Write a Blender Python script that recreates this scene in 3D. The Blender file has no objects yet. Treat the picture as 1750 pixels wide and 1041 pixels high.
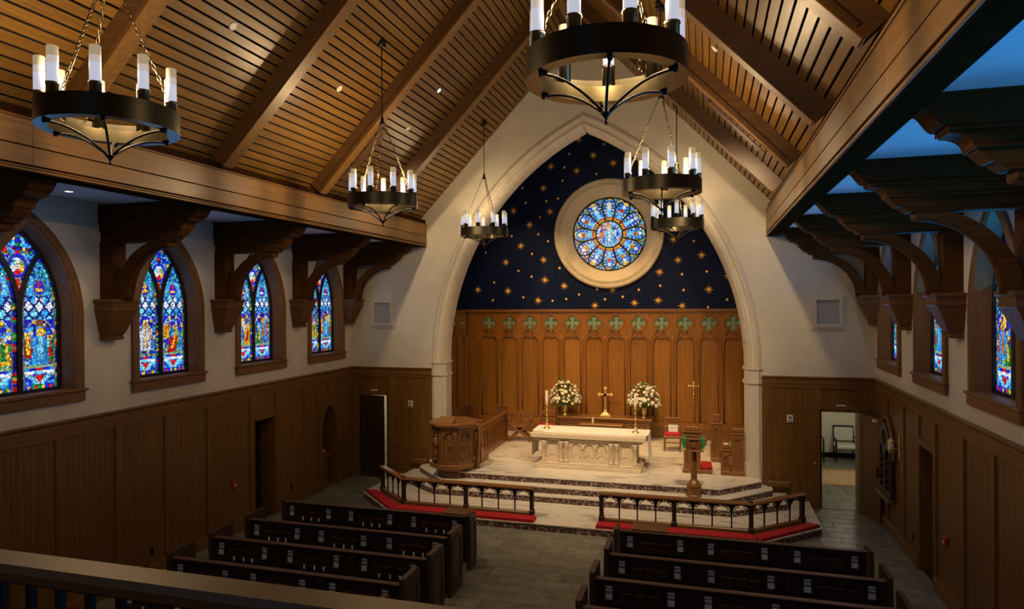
import bpy, bmesh, math, random
from mathutils import Vector, Matrix, geometry
RN = random.Random(11)
S = bpy.context.scene
COL = S.collection
PI = math.pi
# ------------------------------------------------------------------ camera
cd = bpy.data.cameras.new('camera'); cam = bpy.data.objects.new('camera', cd); COL.objects.link(cam)
cd.sensor_fit = 'HORIZONTAL'; cd.sensor_width = 36.0; cd.lens = 36.0*1151.476/1750.0
cd.clip_start = 0.05; cd.clip_end = 200
YAW, PIT, ROL = 0.282, -0.005, -0.007
_F = Vector((-math.sin(YAW)*math.cos(PIT), math.cos(YAW)*math.cos(PIT), math.sin(PIT)))
_R = Vector((math.cos(YAW), math.sin(YAW), 0)); _U = _R.cross(_F)
_R2 = _R*math.cos(ROL)+_U*math.sin(ROL); _U2 = _U*math.cos(ROL)-_R*math.sin(ROL)
M4 = Matrix((_R2, _U2, -_F)).transposed().to_4x4(); M4.translation = Vector((2.785, -15.837, 4.531))
cam.matrix_world = M4
S.camera = cam
# ------------------------------------------------------------------ world, exposure
wd = bpy.data.worlds.new('dusk_sky'); S.world = wd; wd.use_nodes = True
wd.node_tree.nodes['Background'].inputs[0].default_value = (.25, .42, .8, 1)
wd.node_tree.nodes['Background'].inputs[1].default_value = .03
S.view_settings.view_transform = 'Standard'; S.view_settings.look = 'None'
S.view_settings.exposure = 0.0; S.view_settings.gamma = 1.0; S.view_settings.use_curve_mapping = False
# light powers (watts), from lamps, side windows and an added rear window
P_CANDLE = 46.0      # each of three lamps in a chandelier
P_TROUGH = 420.0     # stage lights in the rafter troughs
P_CHANCEL = 560.0    # spots behind the chancel arch
P_DAY = 14.0         # daylight entering by each side window
P_CAN = 14.0          # recessed lights in the side ceilings
E_GLASS = 1.3        # side windows
E_ROSE = 1.15
E_REAR = 0.25         # unseen rear window, added for its blue light
WARM = (1.0, .60, .24); WARM2 = (1.0, .72, .42); COOL = (.82, .88, 1.0)

# ------------------------------------------------------------------ helpers
def mesh_from(name, v, f, smooth=False, recalc=True):
    me = bpy.data.meshes.new(name); me.from_pydata([tuple(p) for p in v], [], f)
    if recalc:
        bm = bmesh.new(); bm.from_mesh(me); bmesh.ops.recalc_face_normals(bm, faces=bm.faces[:]); bm.to_mesh(me); bm.free()
    if smooth:
        me.polygons.foreach_set('use_smooth', [True]*len(me.polygons))
    me.update(); return me
def obj(name, me, mat, parent=None, loc=(0, 0, 0), rz=0.0):
    o = bpy.data.objects.new(name, me); COL.objects.link(o)
    if mat is not None and me is not None and len(me.materials) == 0: me.materials.append(mat)
    o.location = loc
    if rz: o.rotation_euler = (0, 0, rz)
    if parent is not None: o.parent = parent
    return o
def tag(o, label=None, cat=None, group=None, kind=None):
    if label: o['label'] = label
    if cat: o['category'] = cat
    if group: o['group'] = group
    if kind: o['kind'] = kind
    return o
def thing(name, label, cat, loc=(0, 0, 0), group=None, rz=0.0, kind=None):
    o = bpy.data.objects.new(name, None); COL.objects.link(o); o.location = loc; o.rotation_euler = (0, 0, rz)
    o.empty_display_size = .1
    return tag(o, label, cat, group, kind)
def copy_tree(o, parent=None):
    c = o.copy(); COL.objects.link(c); c.parent = parent
    for ch in list(o.children): copy_tree(ch, c)
    return c
class MB:
    def __init__(s): s.v = []; s.f = []
    def add(s, v, f):
        b = len(s.v); s.v += [tuple(p) for p in v]; s.f += [tuple(i+b for i in q) for q in f]; return s
    def box(s, x0, x1, y0, y1, z0, z1):
        return s.add([(x0, y0, z0), (x1, y0, z0), (x1, y1, z0), (x0, y1, z0), (x0, y0, z1), (x1, y0, z1), (x1, y1, z1), (x0, y1, z1)],
                     [(0, 3, 2, 1), (4, 5, 6, 7), (0, 1, 5, 4), (1, 2, 6, 5), (2, 3, 7, 6), (3, 0, 4, 7)])
    def bbox(s, x0, x1, y0, y1, z0, z1, b=.01):
        # box with chamfered edges (hull of three inset boxes)
        b = min(b, (x1-x0)*.45, (y1-y0)*.45, (z1-z0)*.45)
        bm = bmesh.new()
        for (a, c, d) in ((0, b, b), (b, 0, b), (b, b, 0)):
            for x in (x0+a, x1-a):
                for y in (y0+c, y1-c):
                    for z in (z0+d, z1-d): bm.verts.new((x, y, z))
        r = bmesh.ops.convex_hull(bm, input=bm.verts[:])
        bm.verts.index_update()
        vs = [v.co[:] for v in bm.verts]; fs = [tuple(v.index for v in f.verts) for f in bm.faces]; bm.free()
        return s.add(vs, fs)
    def prism(s, poly, plane, a, b):
        n = len(poly); P = [pl(plane, p, a) for p in poly]+[pl(plane, p, b) for p in poly]
        return s.add(P, [tuple(range(n)), tuple(range(2*n-1, n-1, -1))]+[(i, (i+1) % n, n+(i+1) % n, n+i) for i in range(n)])
    def plate(s, outer, holes, plane, a, b):
        loops = [outer]+list(holes); pts = [p for L in loops for p in L]
        tris = geometry.tessellate_polygon([[Vector((p[0], p[1], 0)) for p in L] for L in loops])
        n = len(pts); P = [pl(plane, p, a) for p in pts]+[pl(plane, p, b) for p in pts]
        f = [tuple(t) for t in tris]+[tuple(i+n for i in reversed(t)) for t in tris]
        k = 0
        for L in loops:
            m = len(L)
            for i in range(m): f.append((k+i, k+(i+1) % m, n+k+(i+1) % m, n+k+i))
            k += m
        return s.add(P, f)
    def lathe(s, prof, c=(0, 0, 0), n=16, caps=True, axis='z'):
        v = []; f = []; m = len(prof)
        for (r, z) in prof:
            for i in range(n):
                a = 2*PI*i/n; q = (r*math.cos(a), r*math.sin(a), z)
                if axis == 'y': q = (q[0], q[2], q[1])
                if axis == 'x': q = (q[2], q[0], q[1])
                v.append((c[0]+q[0], c[1]+q[1], c[2]+q[2]))
        for j in range(m-1):
            for i in range(n): f.append((j*n+i, j*n+(i+1) % n, (j+1)*n+(i+1) % n, (j+1)*n+i))
        if caps:
            f.append(tuple(range(n-1, -1, -1))); f.append(tuple((m-1)*n+i for i in range(n)))
        return s.add(v, f)
    def tube(s, pts, r, n=6, closed=False, sx=1.0):
        pts = [Vector(p) for p in pts]; m = len(pts); v = []; f = []
        rr = r if isinstance(r, (list, tuple)) else [r]*m
        up = None
        for j in range(m):
            a = pts[(j-1) % m] if (closed or j > 0) else pts[j]
            b = pts[(j+1) % m] if (closed or j < m-1) else pts[j]
            t = (b-a).normalized()
            if up is None:
                up = Vector((0, 0, 1)) if abs(t.z) < .9 else Vector((1, 0, 0))
            u = t.cross(up).normalized(); w = u.cross(t).normalized(); up = w
            for i in range(n):
                q = 2*PI*(i+.5)/n; v.append(pts[j]+(u*math.cos(q)*sx+w*math.sin(q))*rr[j])
        for j in range(m if closed else m-1):
            k = (j+1) % m
            for i in range(n): f.append((j*n+i, j*n+(i+1) % n, k*n+(i+1) % n, k*n+i))
        if not closed: f += [tuple(range(n-1, -1, -1)), tuple((m-1)*n+i for i in range(n))]
        return s.add(v, f)
    def sweep(s, path, prof, frame, closed=False, caps=True):
        # path: list of points, frame(j)->(U,V) axes, prof: list of (u,v)
        m = len(path); n = len(prof); v = []; f = []
        for j in range(m):
            U, V = frame(j)
            for (a, b) in prof: v.append(Vector(path[j])+U*a+V*b)
        for j in range(m if closed else m-1):
            k = (j+1) % m
            for i in range(n): f.append((j*n+i, j*n+(i+1) % n, k*n+(i+1) % n, k*n+i))
        if caps and not closed: f += [tuple(range(n)), tuple((m-1)*n+i for i in reversed(range(n)))]
        return s.add(v, f)
    def ball(s, c, r, n=8, m=5, sz=1.0):
        return s.lathe([(max(1e-4, r*math.sin(PI*j/m)), -r*sz*math.cos(PI*j/m)) for j in range(m+1)], c, n)
    def xf(s, M, start=0):
        for i in range(start, len(s.v)): s.v[i] = tuple(M @ Vector(s.v[i]))
        return s
    def mesh(s, name, smooth=False): return mesh_from(name, s.v, s.f, smooth)
    def build(s, name, mat, parent=None, smooth=False, loc=None, w=False, rz=0.0):
        # w: the vertices are world coordinates while the parent stands somewhere
        if loc is None: loc = tuple(-c for c in parent.location) if (w and parent is not None) else (0, 0, 0)
        o = obj(name, s.mesh(name, smooth), mat, parent, loc, rz)
        return o
def pl(plane, p, d):
    if plane == 'xz': return (p[0], d, p[1])
    if plane == 'yz': return (d, p[0], p[1])
    return (p[0], p[1], d)
def auto_smooth(o, ang=40):
    me = o.data; me.polygons.foreach_set('use_smooth', [True]*len(me.polygons))
    bm = bmesh.new(); bm.from_mesh(me)
    for e in bm.edges:
        if len(e.link_faces) == 2 and e.calc_face_angle(0) > math.radians(ang): e.smooth = False
    bm.to_mesh(me); bm.free(); return o
def rect(x0, x1, z0, z1): return [(x0, z0), (x1, z0), (x1, z1), (x0, z1)]
def pointed(cx, h, zb, zs, c, n=10):
    r = c+h; T = math.acos(c/r)
    p = [(cx-h, zb), (cx+h, zb)]
    p += [(cx-c+r*math.cos(T*i/n), zs+r*math.sin(T*i/n)) for i in range(n+1)]
    p += [(cx+c-r*math.cos(T*i/n), zs+r*math.sin(T*i/n)) for i in range(n-1, -1, -1)]
    return p
def clip_poly(poly, clip):
    out = poly
    m = len(clip)
    area = sum(clip[i][0]*clip[(i+1) % m][1]-clip[(i+1) % m][0]*clip[i][1] for i in range(m))
    sg = 1 if area > 0 else -1
    for i in range(m):
        a = clip[i]; b = clip[(i+1) % m]; inp = out; out = []
        def side(p): return sg*((b[0]-a[0])*(p[1]-a[1])-(b[1]-a[1])*(p[0]-a[0]))
        for k in range(len(inp)):
            p = inp[k]; q = inp[(k+1) % len(inp)]; sp = side(p); sq = side(q)
            if sp >= 0: out.append(p)
            if (sp >= 0) != (sq >= 0):
                t = sp/(sp-sq); out.append((p[0]+(q[0]-p[0])*t, p[1]+(q[1]-p[1])*t))
        if len(out) < 3: return []
    return out
# ------------------------------------------------------------------ materials
def new_mat(name):
    m = bpy.data.materials.new(name); m.use_nodes = True
    return m, m.node_tree, m.node_tree.nodes['Principled BSDF']
def plain(name, c, rough=.5, metal=0.0, emit=None, es=0.0, coat=0.0, noise=0.0, nscale=8.0, bump=0.0):
    m, nt, b = new_mat(name)
    b.inputs['Base Color'].default_value = (*c, 1); b.inputs['Roughness'].default_value = rough; b.inputs['Metallic'].default_value = metal
    if coat: b.inputs['Coat Weight'].default_value = coat
    if emit: b.inputs['Emission Color'].default_value = (*emit, 1); b.inputs['Emission Strength'].default_value = es
    if noise or bump:
        g = nt.nodes.new('ShaderNodeNewGeometry'); n = nt.nodes.new('ShaderNodeTexNoise'); n.inputs['Scale'].default_value = nscale; n.inputs['Detail'].default_value = 5
        nt.links.new(g.outputs['Position'], n.inputs['Vector'])
        if noise:
            r = nt.nodes.new('ShaderNodeValToRGB'); r.color_ramp.elements[0].position = .3; r.color_ramp.elements[1].position = .7
            r.color_ramp.elements[0].color = (*[k*(1-noise) for k in c], 1); r.color_ramp.elements[1].color = (*[min(1, k*(1+noise)) for k in c], 1)
            nt.links.new(n.outputs['Fac'], r.inputs[0]); nt.links.new(r.outputs[0], b.inputs['Base Color'])
        if bump:
            bp = nt.nodes.new('ShaderNodeBump'); bp.inputs['Strength'].default_value = bump; bp.inputs['Distance'].default_value = .01
            nt.links.new(n.outputs['Fac'], bp.inputs['Height']); nt.links.new(bp.outputs[0], b.inputs['Normal'])
    return m
def wood(name, c1, c2, axis, rough=.4, coat=0.0, var=.12, sc=1.0):
    m, nt, b = new_mat(name); N = nt.nodes.new; L = nt.links.new
    g = N('ShaderNodeNewGeometry'); mp = N('ShaderNodeVectorMath'); mp.operation = 'MULTIPLY'
    k = {'x': (1.2, 26, 26), 'y': (26, 1.2, 26), 'z': (26, 26, 1.2)}[axis]
    mp.inputs[1].default_value = tuple(q*sc for q in k)
    oi = N('ShaderNodeObjectInfo'); ad = N('ShaderNodeVectorMath'); ad.operation = 'ADD'
    ml = N('ShaderNodeMath'); ml.operation = 'MULTIPLY'; ml.inputs[1].default_value = 57.0
    L(oi.outputs['Random'], ml.inputs[0]); L(ml.outputs[0], ad.inputs[1])
    L(g.outputs['Position'], mp.inputs[0]); L(mp.outputs[0], ad.inputs[0])
    n = N('ShaderNodeTexNoise'); n.inputs['Scale'].default_value = 1.0; n.inputs['Detail'].default_value = 6; n.inputs['Distortion'].default_value = .5
    L(ad.outputs[0], n.inputs['Vector'])
    r = N('ShaderNodeValToRGB'); r.color_ramp.elements[0].position = .3; r.color_ramp.elements[1].position = .72
    r.color_ramp.elements[0].color = (*c1, 1); r.color_ramp.elements[1].color = (*c2, 1)
    L(n.outputs['Fac'], r.inputs[0])
    mr = N('ShaderNodeMapRange'); mr.inputs[3].default_value = 1-var; mr.inputs[4].default_value = 1+var
    L(oi.outputs['Random'], mr.inputs[0])
    hs = N('ShaderNodeHueSaturation'); L(mr.outputs[0], hs.inputs['Value']); L(r.outputs[0], hs.inputs['Color'])
    L(hs.outputs[0], b.inputs['Base Color'])
    b.inputs['Roughness'].default_value = rough
    if coat: b.inputs['Coat Weight'].default_value = coat; b.inputs['Coat Roughness'].default_value = .25
    bp = N('ShaderNodeBump'); bp.inputs['Strength'].default_value = .12; bp.inputs['Distance'].default_value = .004
    L(n.outputs['Fac'], bp.inputs['Height']); L(bp.outputs[0], b.inputs['Normal'])
    return m
def marble(name, base, vein, kind):
    m, nt, b = new_mat(name); N = nt.nodes.new; L = nt.links.new
    g = N('ShaderNodeNewGeometry'); oi = N('ShaderNodeObjectInfo')
    ad = N('ShaderNodeVectorMath'); ad.operation = 'ADD'
    mu = N('ShaderNodeVectorMath'); mu.operation = 'MULTIPLY'
    ml = N('ShaderNodeMath'); ml.operation = 'MULTIPLY'; ml.inputs[1].default_value = 31.0
    L(oi.outputs['Random'], ml.inputs[0]); L(g.outputs['Position'], mu.inputs[0]); L(mu.outputs[0], ad.inputs[0]); L(ml.outputs[0], ad.inputs[1])
    r = N('ShaderNodeValToRGB')
    if kind == 'white':
        mu.inputs[1].default_value = (1.3, 7.0, 7.0)
        n = N('ShaderNodeTexNoise'); n.inputs['Scale'].default_value = .9; n.inputs['Detail'].default_value = 7; n.inputs['Roughness'].default_value = .62; n.inputs['Distortion'].default_value = 1.1
        L(ad.outputs[0], n.inputs['Vector']); L(n.outputs['Fac'], r.inputs[0])
        e = r.color_ramp.elements; e[0].position = .36; e[0].color = (*vein, 1); e[1].position = .46; e[1].color = (*base, 1)
        x = e.new(.62); x.color = (*[k*.94 for k in base], 1)
    else:
        mu.inputs[1].default_value = (7, 7, 7)
        n = N('ShaderNodeTexNoise'); n.inputs['Scale'].default_value = 1.3; n.inputs['Detail'].default_value = 4
        L(ad.outputs[0], n.inputs['Vector'])
        mx = N('ShaderNodeVectorMath'); mx.operation = 'ADD'; L(ad.outputs[0], mx.inputs[0]); L(n.outputs['Color'], mx.inputs[1])
        v = N('ShaderNodeTexVoronoi'); v.feature = 'DISTANCE_TO_EDGE'; v.inputs['Scale'].default_value = 1.15; L(mx.outputs[0], v.inputs['Vector'])
        L(v.outputs['Distance'], r.inputs[0])
        e = r.color_ramp.elements; e[0].position = .012; e[0].color = (*vein, 1); e[1].position = .045; e[1].color = (*base, 1)
        x = e.new(.5); x.color = (*[k*1.8 for k in base], 1)
    L(r.outputs[0], b.inputs['Base Color']); b.inputs['Roughness'].default_value = .28
    return m
def slate(name, c):
    m, nt, b = new_mat(name); N = nt.nodes.new; L = nt.links.new
    g = N('ShaderNodeNewGeometry'); n = N('ShaderNodeTexNoise'); n.inputs['Scale'].default_value = 5; n.inputs['Detail'].default_value = 6
    L(g.outputs['Position'], n.inputs['Vector'])
    r = N('ShaderNodeValToRGB'); r.color_ramp.elements[0].position = .3; r.color_ramp.elements[1].position = .75
    r.color_ramp.elements[0].color = (*[k*.7 for k in c], 1); r.color_ramp.elements[1].color = (*[k*1.35 for k in c], 1)
    L(n.outputs['Fac'], r.inputs[0]); oi = N('ShaderNodeObjectInfo'); mr = N('ShaderNodeMapRange'); mr.inputs[3].default_value = .8; mr.inputs[4].default_value = 1.2
    L(oi.outputs['Random'], mr.inputs[0]); hs = N('ShaderNodeHueSaturation'); L(mr.outputs[0], hs.inputs['Value']); L(r.outputs[0], hs.inputs['Color']); L(hs.outputs[0], b.inputs['Base Color'])
    b.inputs['Roughness'].default_value = .42
    bp = N('ShaderNodeBump'); bp.inputs['Strength'].default_value = .15; bp.inputs['Distance'].default_value = .005; L(n.outputs['Fac'], bp.inputs['Height']); L(bp.outputs[0], b.inputs['Normal'])
    return m
def glassmat(name, strength, lead_scale):
    m, nt, b = new_mat(name); N = nt.nodes.new; L = nt.links.new
    a = N('ShaderNodeAttribute'); a.attribute_name = 'Col'
    g = N('ShaderNodeNewGeometry'); v = N('ShaderNodeTexVoronoi'); v.feature = 'DISTANCE_TO_EDGE'; v.inputs['Scale'].default_value = lead_scale
    L(g.outputs['Position'], v.inputs['Vector'])
    r = N('ShaderNodeValToRGB'); r.color_ramp.elements[0].position = .03; r.color_ramp.elements[1].position = .11
    r.color_ramp.elements[0].color = (.12, .12, .12, 1)
    L(v.outputs['Distance'], r.inputs[0])
    mx = N('ShaderNodeMix'); mx.data_type = 'RGBA'; mx.blend_type = 'MULTIPLY'; mx.inputs[0].default_value = 1.0
    L(a.outputs['Color'], mx.inputs[6]); L(r.outputs[0], mx.inputs[7])
    L(mx.outputs[2], b.inputs['Emission Color']); b.inputs['Emission Strength'].default_value = strength
    b.inputs['Base Color'].default_value = (.01, .01, .012, 1); b.inputs['Roughness'].default_value = .25
    return m
MT = dict(
    plank=wood('varnished_plank', (.135, .064, .0095), (.225, .112, .020), 'y', .38, .12, .14),
    beam_y=wood('beam_wood_along', (.15, .071, .014), (.24, .118, .027), 'y', .45, .05),
    rafter=wood('shaded_rafter_wood', (.060, .026, .007), (.105, .047, .013), 'x', .45, .05),  # darker copy of the rafter timber, shade of the side faces in its colour
    rafter_lit=wood('lit_rafter_wood', (.14, .066, .013), (.22, .108, .024), 'x', .45, .05),  # lighter copy for the undersides, the light on them in its colour
    bracket=wood('bracket_wood', (.060, .023, .006), (.10, .040, .010), 'x', .5),
    corbel=wood('corbel_wood', (.10, .043, .012), (.16, .070, .020), 'z', .45),
    wains=wood('wainscot_wood', (.13, .058, .0105), (.21, .098, .019), 'z', .42, 0, .08),
    wains_y=wood('wainscot_rail_along', (.13, .057, .0105), (.21, .096, .019), 'y', .42, 0, .05),
    wains_x=wood('wainscot_rail_across', (.13, .057, .0105), (.21, .096, .019), 'x', .42, 0, .05),
    casing=wood('casing_wood', (.15, .066, .018), (.235, .105, .030), 'z', .5),
    cpanel=wood('chancel_panel_wood', (.23, .092, .014), (.36, .152, .026), 'z', .36, .1, .08),
    ctrim=wood('chancel_trim_wood', (.21, .085, .014), (.33, .138, .025), 'z', .36, .1, .03),
    furn=wood('furniture_wood', (.15, .062, .017), (.24, .105, .030), 'z', .36, .1),
    furn_x=wood('furniture_wood_across', (.16, .066, .018), (.25, .11, .032), 'x', .36, .1),
    furn_y=wood('furniture_wood_along', (.16, .066, .018), (.25, .11, .032), 'y', .36, .1),
    dark=wood('dark_pew_wood', (.020, .009, .006), (.036, .017, .010), 'x', .5),
    darkz=wood('dark_wood_upright', (.020, .010, .007), (.036, .018, .011), 'z', .5),
    pewcap=wood('pew_cap_wood', (.075, .038, .02), (.12, .062, .032), 'x', .38),
    pewend=wood('pew_end_wood', (.05, .026, .014), (.085, .044, .024), 'z', .42),
    rail=wood('communion_rail_wood', (.15, .064, .018), (.23, .105, .031), 'x', .36),
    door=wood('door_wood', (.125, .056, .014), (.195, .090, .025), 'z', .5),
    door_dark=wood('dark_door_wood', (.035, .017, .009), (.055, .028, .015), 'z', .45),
    plaster=plain('plaster', (.65, .60, .49), .85, noise=.05, nscale=3, bump=.08),
    ventface=plain('vent_face_paint', (.40, .39, .37), .8),
    ceilw=plain('side_ceiling_paint', (.62, .64, .66), .8),
    stone=plain('limestone', (.62, .555, .445), .75, noise=.08, nscale=14, bump=.1),
    altar=plain('altar_limestone', (.62, .51, .36), .65, noise=.1, nscale=16, bump=.1),
    navy=plain('navy_paint', (.005, .012, .055), .55),
    gold=plain('gold_leaf', (.95, .60, .14), .45, .2),
    brass=plain('polished_brass', (.90, .66, .28), .30, .85),
    bronze=plain('bronze_metal', (.19, .16, .09), .28, 1.0),
    band=plain('dark_bronze_band', (.045, .040, .026), .38, .9),
    iron=plain('black_iron', (.016, .015, .015), .45, .6),
    black=plain('black_gap', (.004, .0035, .003), .9),
    frame=plain('black_window_frame', (.006, .006, .008), .4),
    marble=marble('white_marble', (.70, .65, .56), (.33, .30, .26), 'white'),
    rosso=marble('red_brown_marble', (.055, .024, .019), (.50, .42, .38), 'red'),
    slate=slate('slate_tile', (.185, .180, .140)),
    grout=plain('grout', (.30, .285, .24), .9),
    red=plain('red_cushion_cloth', (.42, .006, .012), .85, bump=.2, nscale=90),
    linen=plain('white_linen', (.78, .77, .72), .9, bump=.1, nscale=30),
    wax=plain('candle_wax', (.80, .74, .62), .5),
    petal=plain('white_petal', (.92, .89, .78), .7),
    leaf=plain('green_leaf', (.075, .16, .035), .55, noise=.35, nscale=30),
    green=plain('green_stone', (.19, .31, .20), .5, noise=.3, nscale=25),
    ribbon=plain('green_ribbon', (.01, .26, .10), .6, noise=.5, nscale=60),
    paper=plain('white_paper', (.66, .68, .72), .8),
    bluecard=plain('blue_card', (.10, .17, .30), .7),
    book=plain('dark_red_book_cloth', (.040, .008, .007), .6),
    whiteplastic=plain('white_plastic', (.72, .70, .66), .45),
    grey=plain('grey_plastic', (.25, .25, .25), .5),
    redplastic=plain('red_plastic', (.4, .03, .02), .5),
    cream=plain('cream_wall_paint', (.66, .63, .52), .85),
    upholst=plain('cream_upholstery', (.62, .60, .53), .9, bump=.15, nscale=60),
    rug=plain('tan_rug', (.46, .31, .17), .95, noise=.45, nscale=22),
    railm=plain('dark_handrail_metal', (.15, .11, .05), .42, .4, bump=.05, nscale=90),
    lamp_white=plain('lit_frosted_glass', (.10, .10, .11), .4, emit=(.82, .84, 1.0), es=.60),  # tube glow fading upward, stepped into three emission colours
    lamp_mid=plain('lit_frosted_middle', (.11, .10, .09), .4, emit=(.95, .82, .76), es=.50),
    lamp_tip=plain('lit_frosted_tip', (.12, .10, .07), .4, emit=(1.0, .78, .46), es=.34),
    bulb=plain('lit_lamp_face', (1, .9, .7), .4, emit=(1, .86, .62), es=3.0),
    bulb_dim=plain('dimmed_lamp_face', (.5, .42, .3), .4, emit=(1, .8, .5), es=.18),
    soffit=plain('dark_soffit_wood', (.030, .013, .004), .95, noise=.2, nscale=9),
    bulb_cool=plain('lit_lamp_cool', (1, 1, 1), .4, emit=(1, .98, .95), es=6.0),
    bottle=plain('clear_bottle_plastic', (.55, .66, .7), .2),
    yellow=plain('yellow_label', (.75, .62, .06), .5),
    glass=glassmat('stained_glass', E_GLASS, 21.0),
    glass_rose=glassmat('rose_stained_glass', E_ROSE, 19.0),
    added_rear_glass=plain('added_blue_glass', (.02, .03, .05), .3, emit=(.03, .36, 1.0), es=E_REAR),
)
def spot(parent, loc, target, watts, color, size=60, blend=.5, radius=.06, name='lamp_light', world=True):
    ld = bpy.data.lights.new(name, 'SPOT'); ld.energy = watts; ld.color = color; ld.spot_size = math.radians(size); ld.spot_blend = blend; ld.shadow_soft_size = radius
    o = bpy.data.objects.new(name, ld); COL.objects.link(o)
    d = Vector(target)-Vector(loc); o.rotation_euler = d.to_track_quat('-Z', 'Y').to_euler()
    if parent is not None: o.parent = parent; o.location = Vector(loc)-parent.location
    else: o.location = loc
    return o
def point(parent, loc, watts, color, radius=.05, name='lamp_light'):
    ld = bpy.data.lights.new(name, 'POINT'); ld.energy = watts; ld.color = color; ld.shadow_soft_size = radius
    o = bpy.data.objects.new(name, ld); COL.objects.link(o); o.parent = parent; o.location = loc
    return o
def area(parent, loc, direction, w, h, watts, color, name='daylight'):
    ld = bpy.data.lights.new(name, 'AREA'); ld.energy = watts; ld.color = color; ld.shape = 'RECTANGLE'; ld.size = w; ld.size_y = h; ld.spread = 2.3
    o = bpy.data.objects.new(name, ld); COL.objects.link(o); o.rotation_euler = Vector(direction).to_track_quat('-Z', 'Y').to_euler(); o.location = loc
    if parent is not None: o.parent = parent
    return o
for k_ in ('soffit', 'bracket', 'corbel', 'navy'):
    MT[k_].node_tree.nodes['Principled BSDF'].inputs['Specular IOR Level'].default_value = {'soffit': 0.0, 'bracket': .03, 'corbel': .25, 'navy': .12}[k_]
# ================================================================== STRUCTURE
W = 6.208          # half width of the nave
ZC = 6.06          # side ceiling
ZW = 2.85          # top of wainscot cap
YB = -17.6         # rear wall
ZCH = .575         # chancel floor
YCB = 4.0          # chancel back wall
XCH = 4.40         # chancel half width
WY = [-1.21-2.515*k for k in range(5)]      # window centres on the side walls
BRY = [-2.48, -4.98, -7.5, -10.0, -12.5]    # brackets and rafters
RS = 1.04; RZ = 6.64+RS*4.19                # roof slope and ridge height
def roof_z(x): return RZ-RS*abs(x)
def struct(o): o['kind'] = 'structure'; return o

# ---- floor with slate tiles
fl = struct(MB().box(-6.5, 6.5, YB, .6, -.12, -.014).build('floor', MT['grout']))
TX, TY, G = .61, .305, .010
tile_me = MB().bbox(-TX/2+G/2, TX/2-G/2, -TY/2+G/2, TY/2-G/2, -.012, 0, .0035).mesh('floor_tile')
indiv = []; rest = MB()
j = 0; y = -9.8
while y < -.05:
    x = -6.2-(.61*(j % 3)/3.0)
    while x < 6.4:
        cx, cy = x+TX/2, y+TY/2
        under = abs(cx) < 4.3 and cy > -2.2
        poly = clip_poly(rect(x+G/2, x+TX-G/2, y+G/2, y+TY-G/2), rect(-6.2, 6.2, -9.8, -.01))
        if poly and not under:
            vis = (-1.35 < cx < 1.6 and cy > -7.9) or (cx < -4.5 and cy > -7.2) or (cx > 4.75 and cy > -8.2) or cy > -3.6 or (cy > -4.9 and cx < -2.6)
            full = len(poly) == 4 and abs((poly[1][0]-poly[0][0])-(TX-G)) < 1e-4
            if vis and full and len(indiv) < 300: indiv.append((cx, cy))
            else: rest.prism(poly, 'xy', -.012, RN.uniform(-.0012, 0))
        x += TX
    y += TY; j += 1
for (cx, cy) in indiv:
    obj('floor_tile', tile_me, MT['slate'], fl, (cx, cy, RN.uniform(-.0012, 0)))
o = rest.build('floor_tiles', MT['slate'], fl); o['kind'] = 'stuff'

# ---- side walls
def side_wall(s, name, door_y, niche):
    X = s*W
    outline = [(YB, 0)]
    for (a, b, zt) in sorted(([(door_y[0], door_y[1], 2.12)])): outline += [(a, 0), (a, zt), (b, zt), (b, 0)]
    if niche:
        p = pointed(niche[0], niche[1]+.03, 0, niche[2], niche[3], 10)
        q = p[2:]  # right spring .. apex .. left spring
        outline += [(niche[0]-niche[1]-.03, 0)]+[(a, b) for (a, b) in reversed(q)]+[(niche[0]+niche[1]+.03, 0)]
    outline += [(.2, 0), (.2, ZC+.2), (YB, ZC+.2)]
    holes = [pointed(cy+(.06 if s > 0 else 0), .66, 3.26, 4.35, .93) for cy in WY]
    wl = struct(MB().plate(outline, holes, 'yz', X, X+s*.30).build(name, MT['plaster']))
    return wl
wall_l = side_wall(-1, 'wall_left', (-4.06, -3.32), (-1.17, .335, 1.45, .30))
wall_r = side_wall(1, 'wall_right', (-3.92, -3.17), None)

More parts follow.
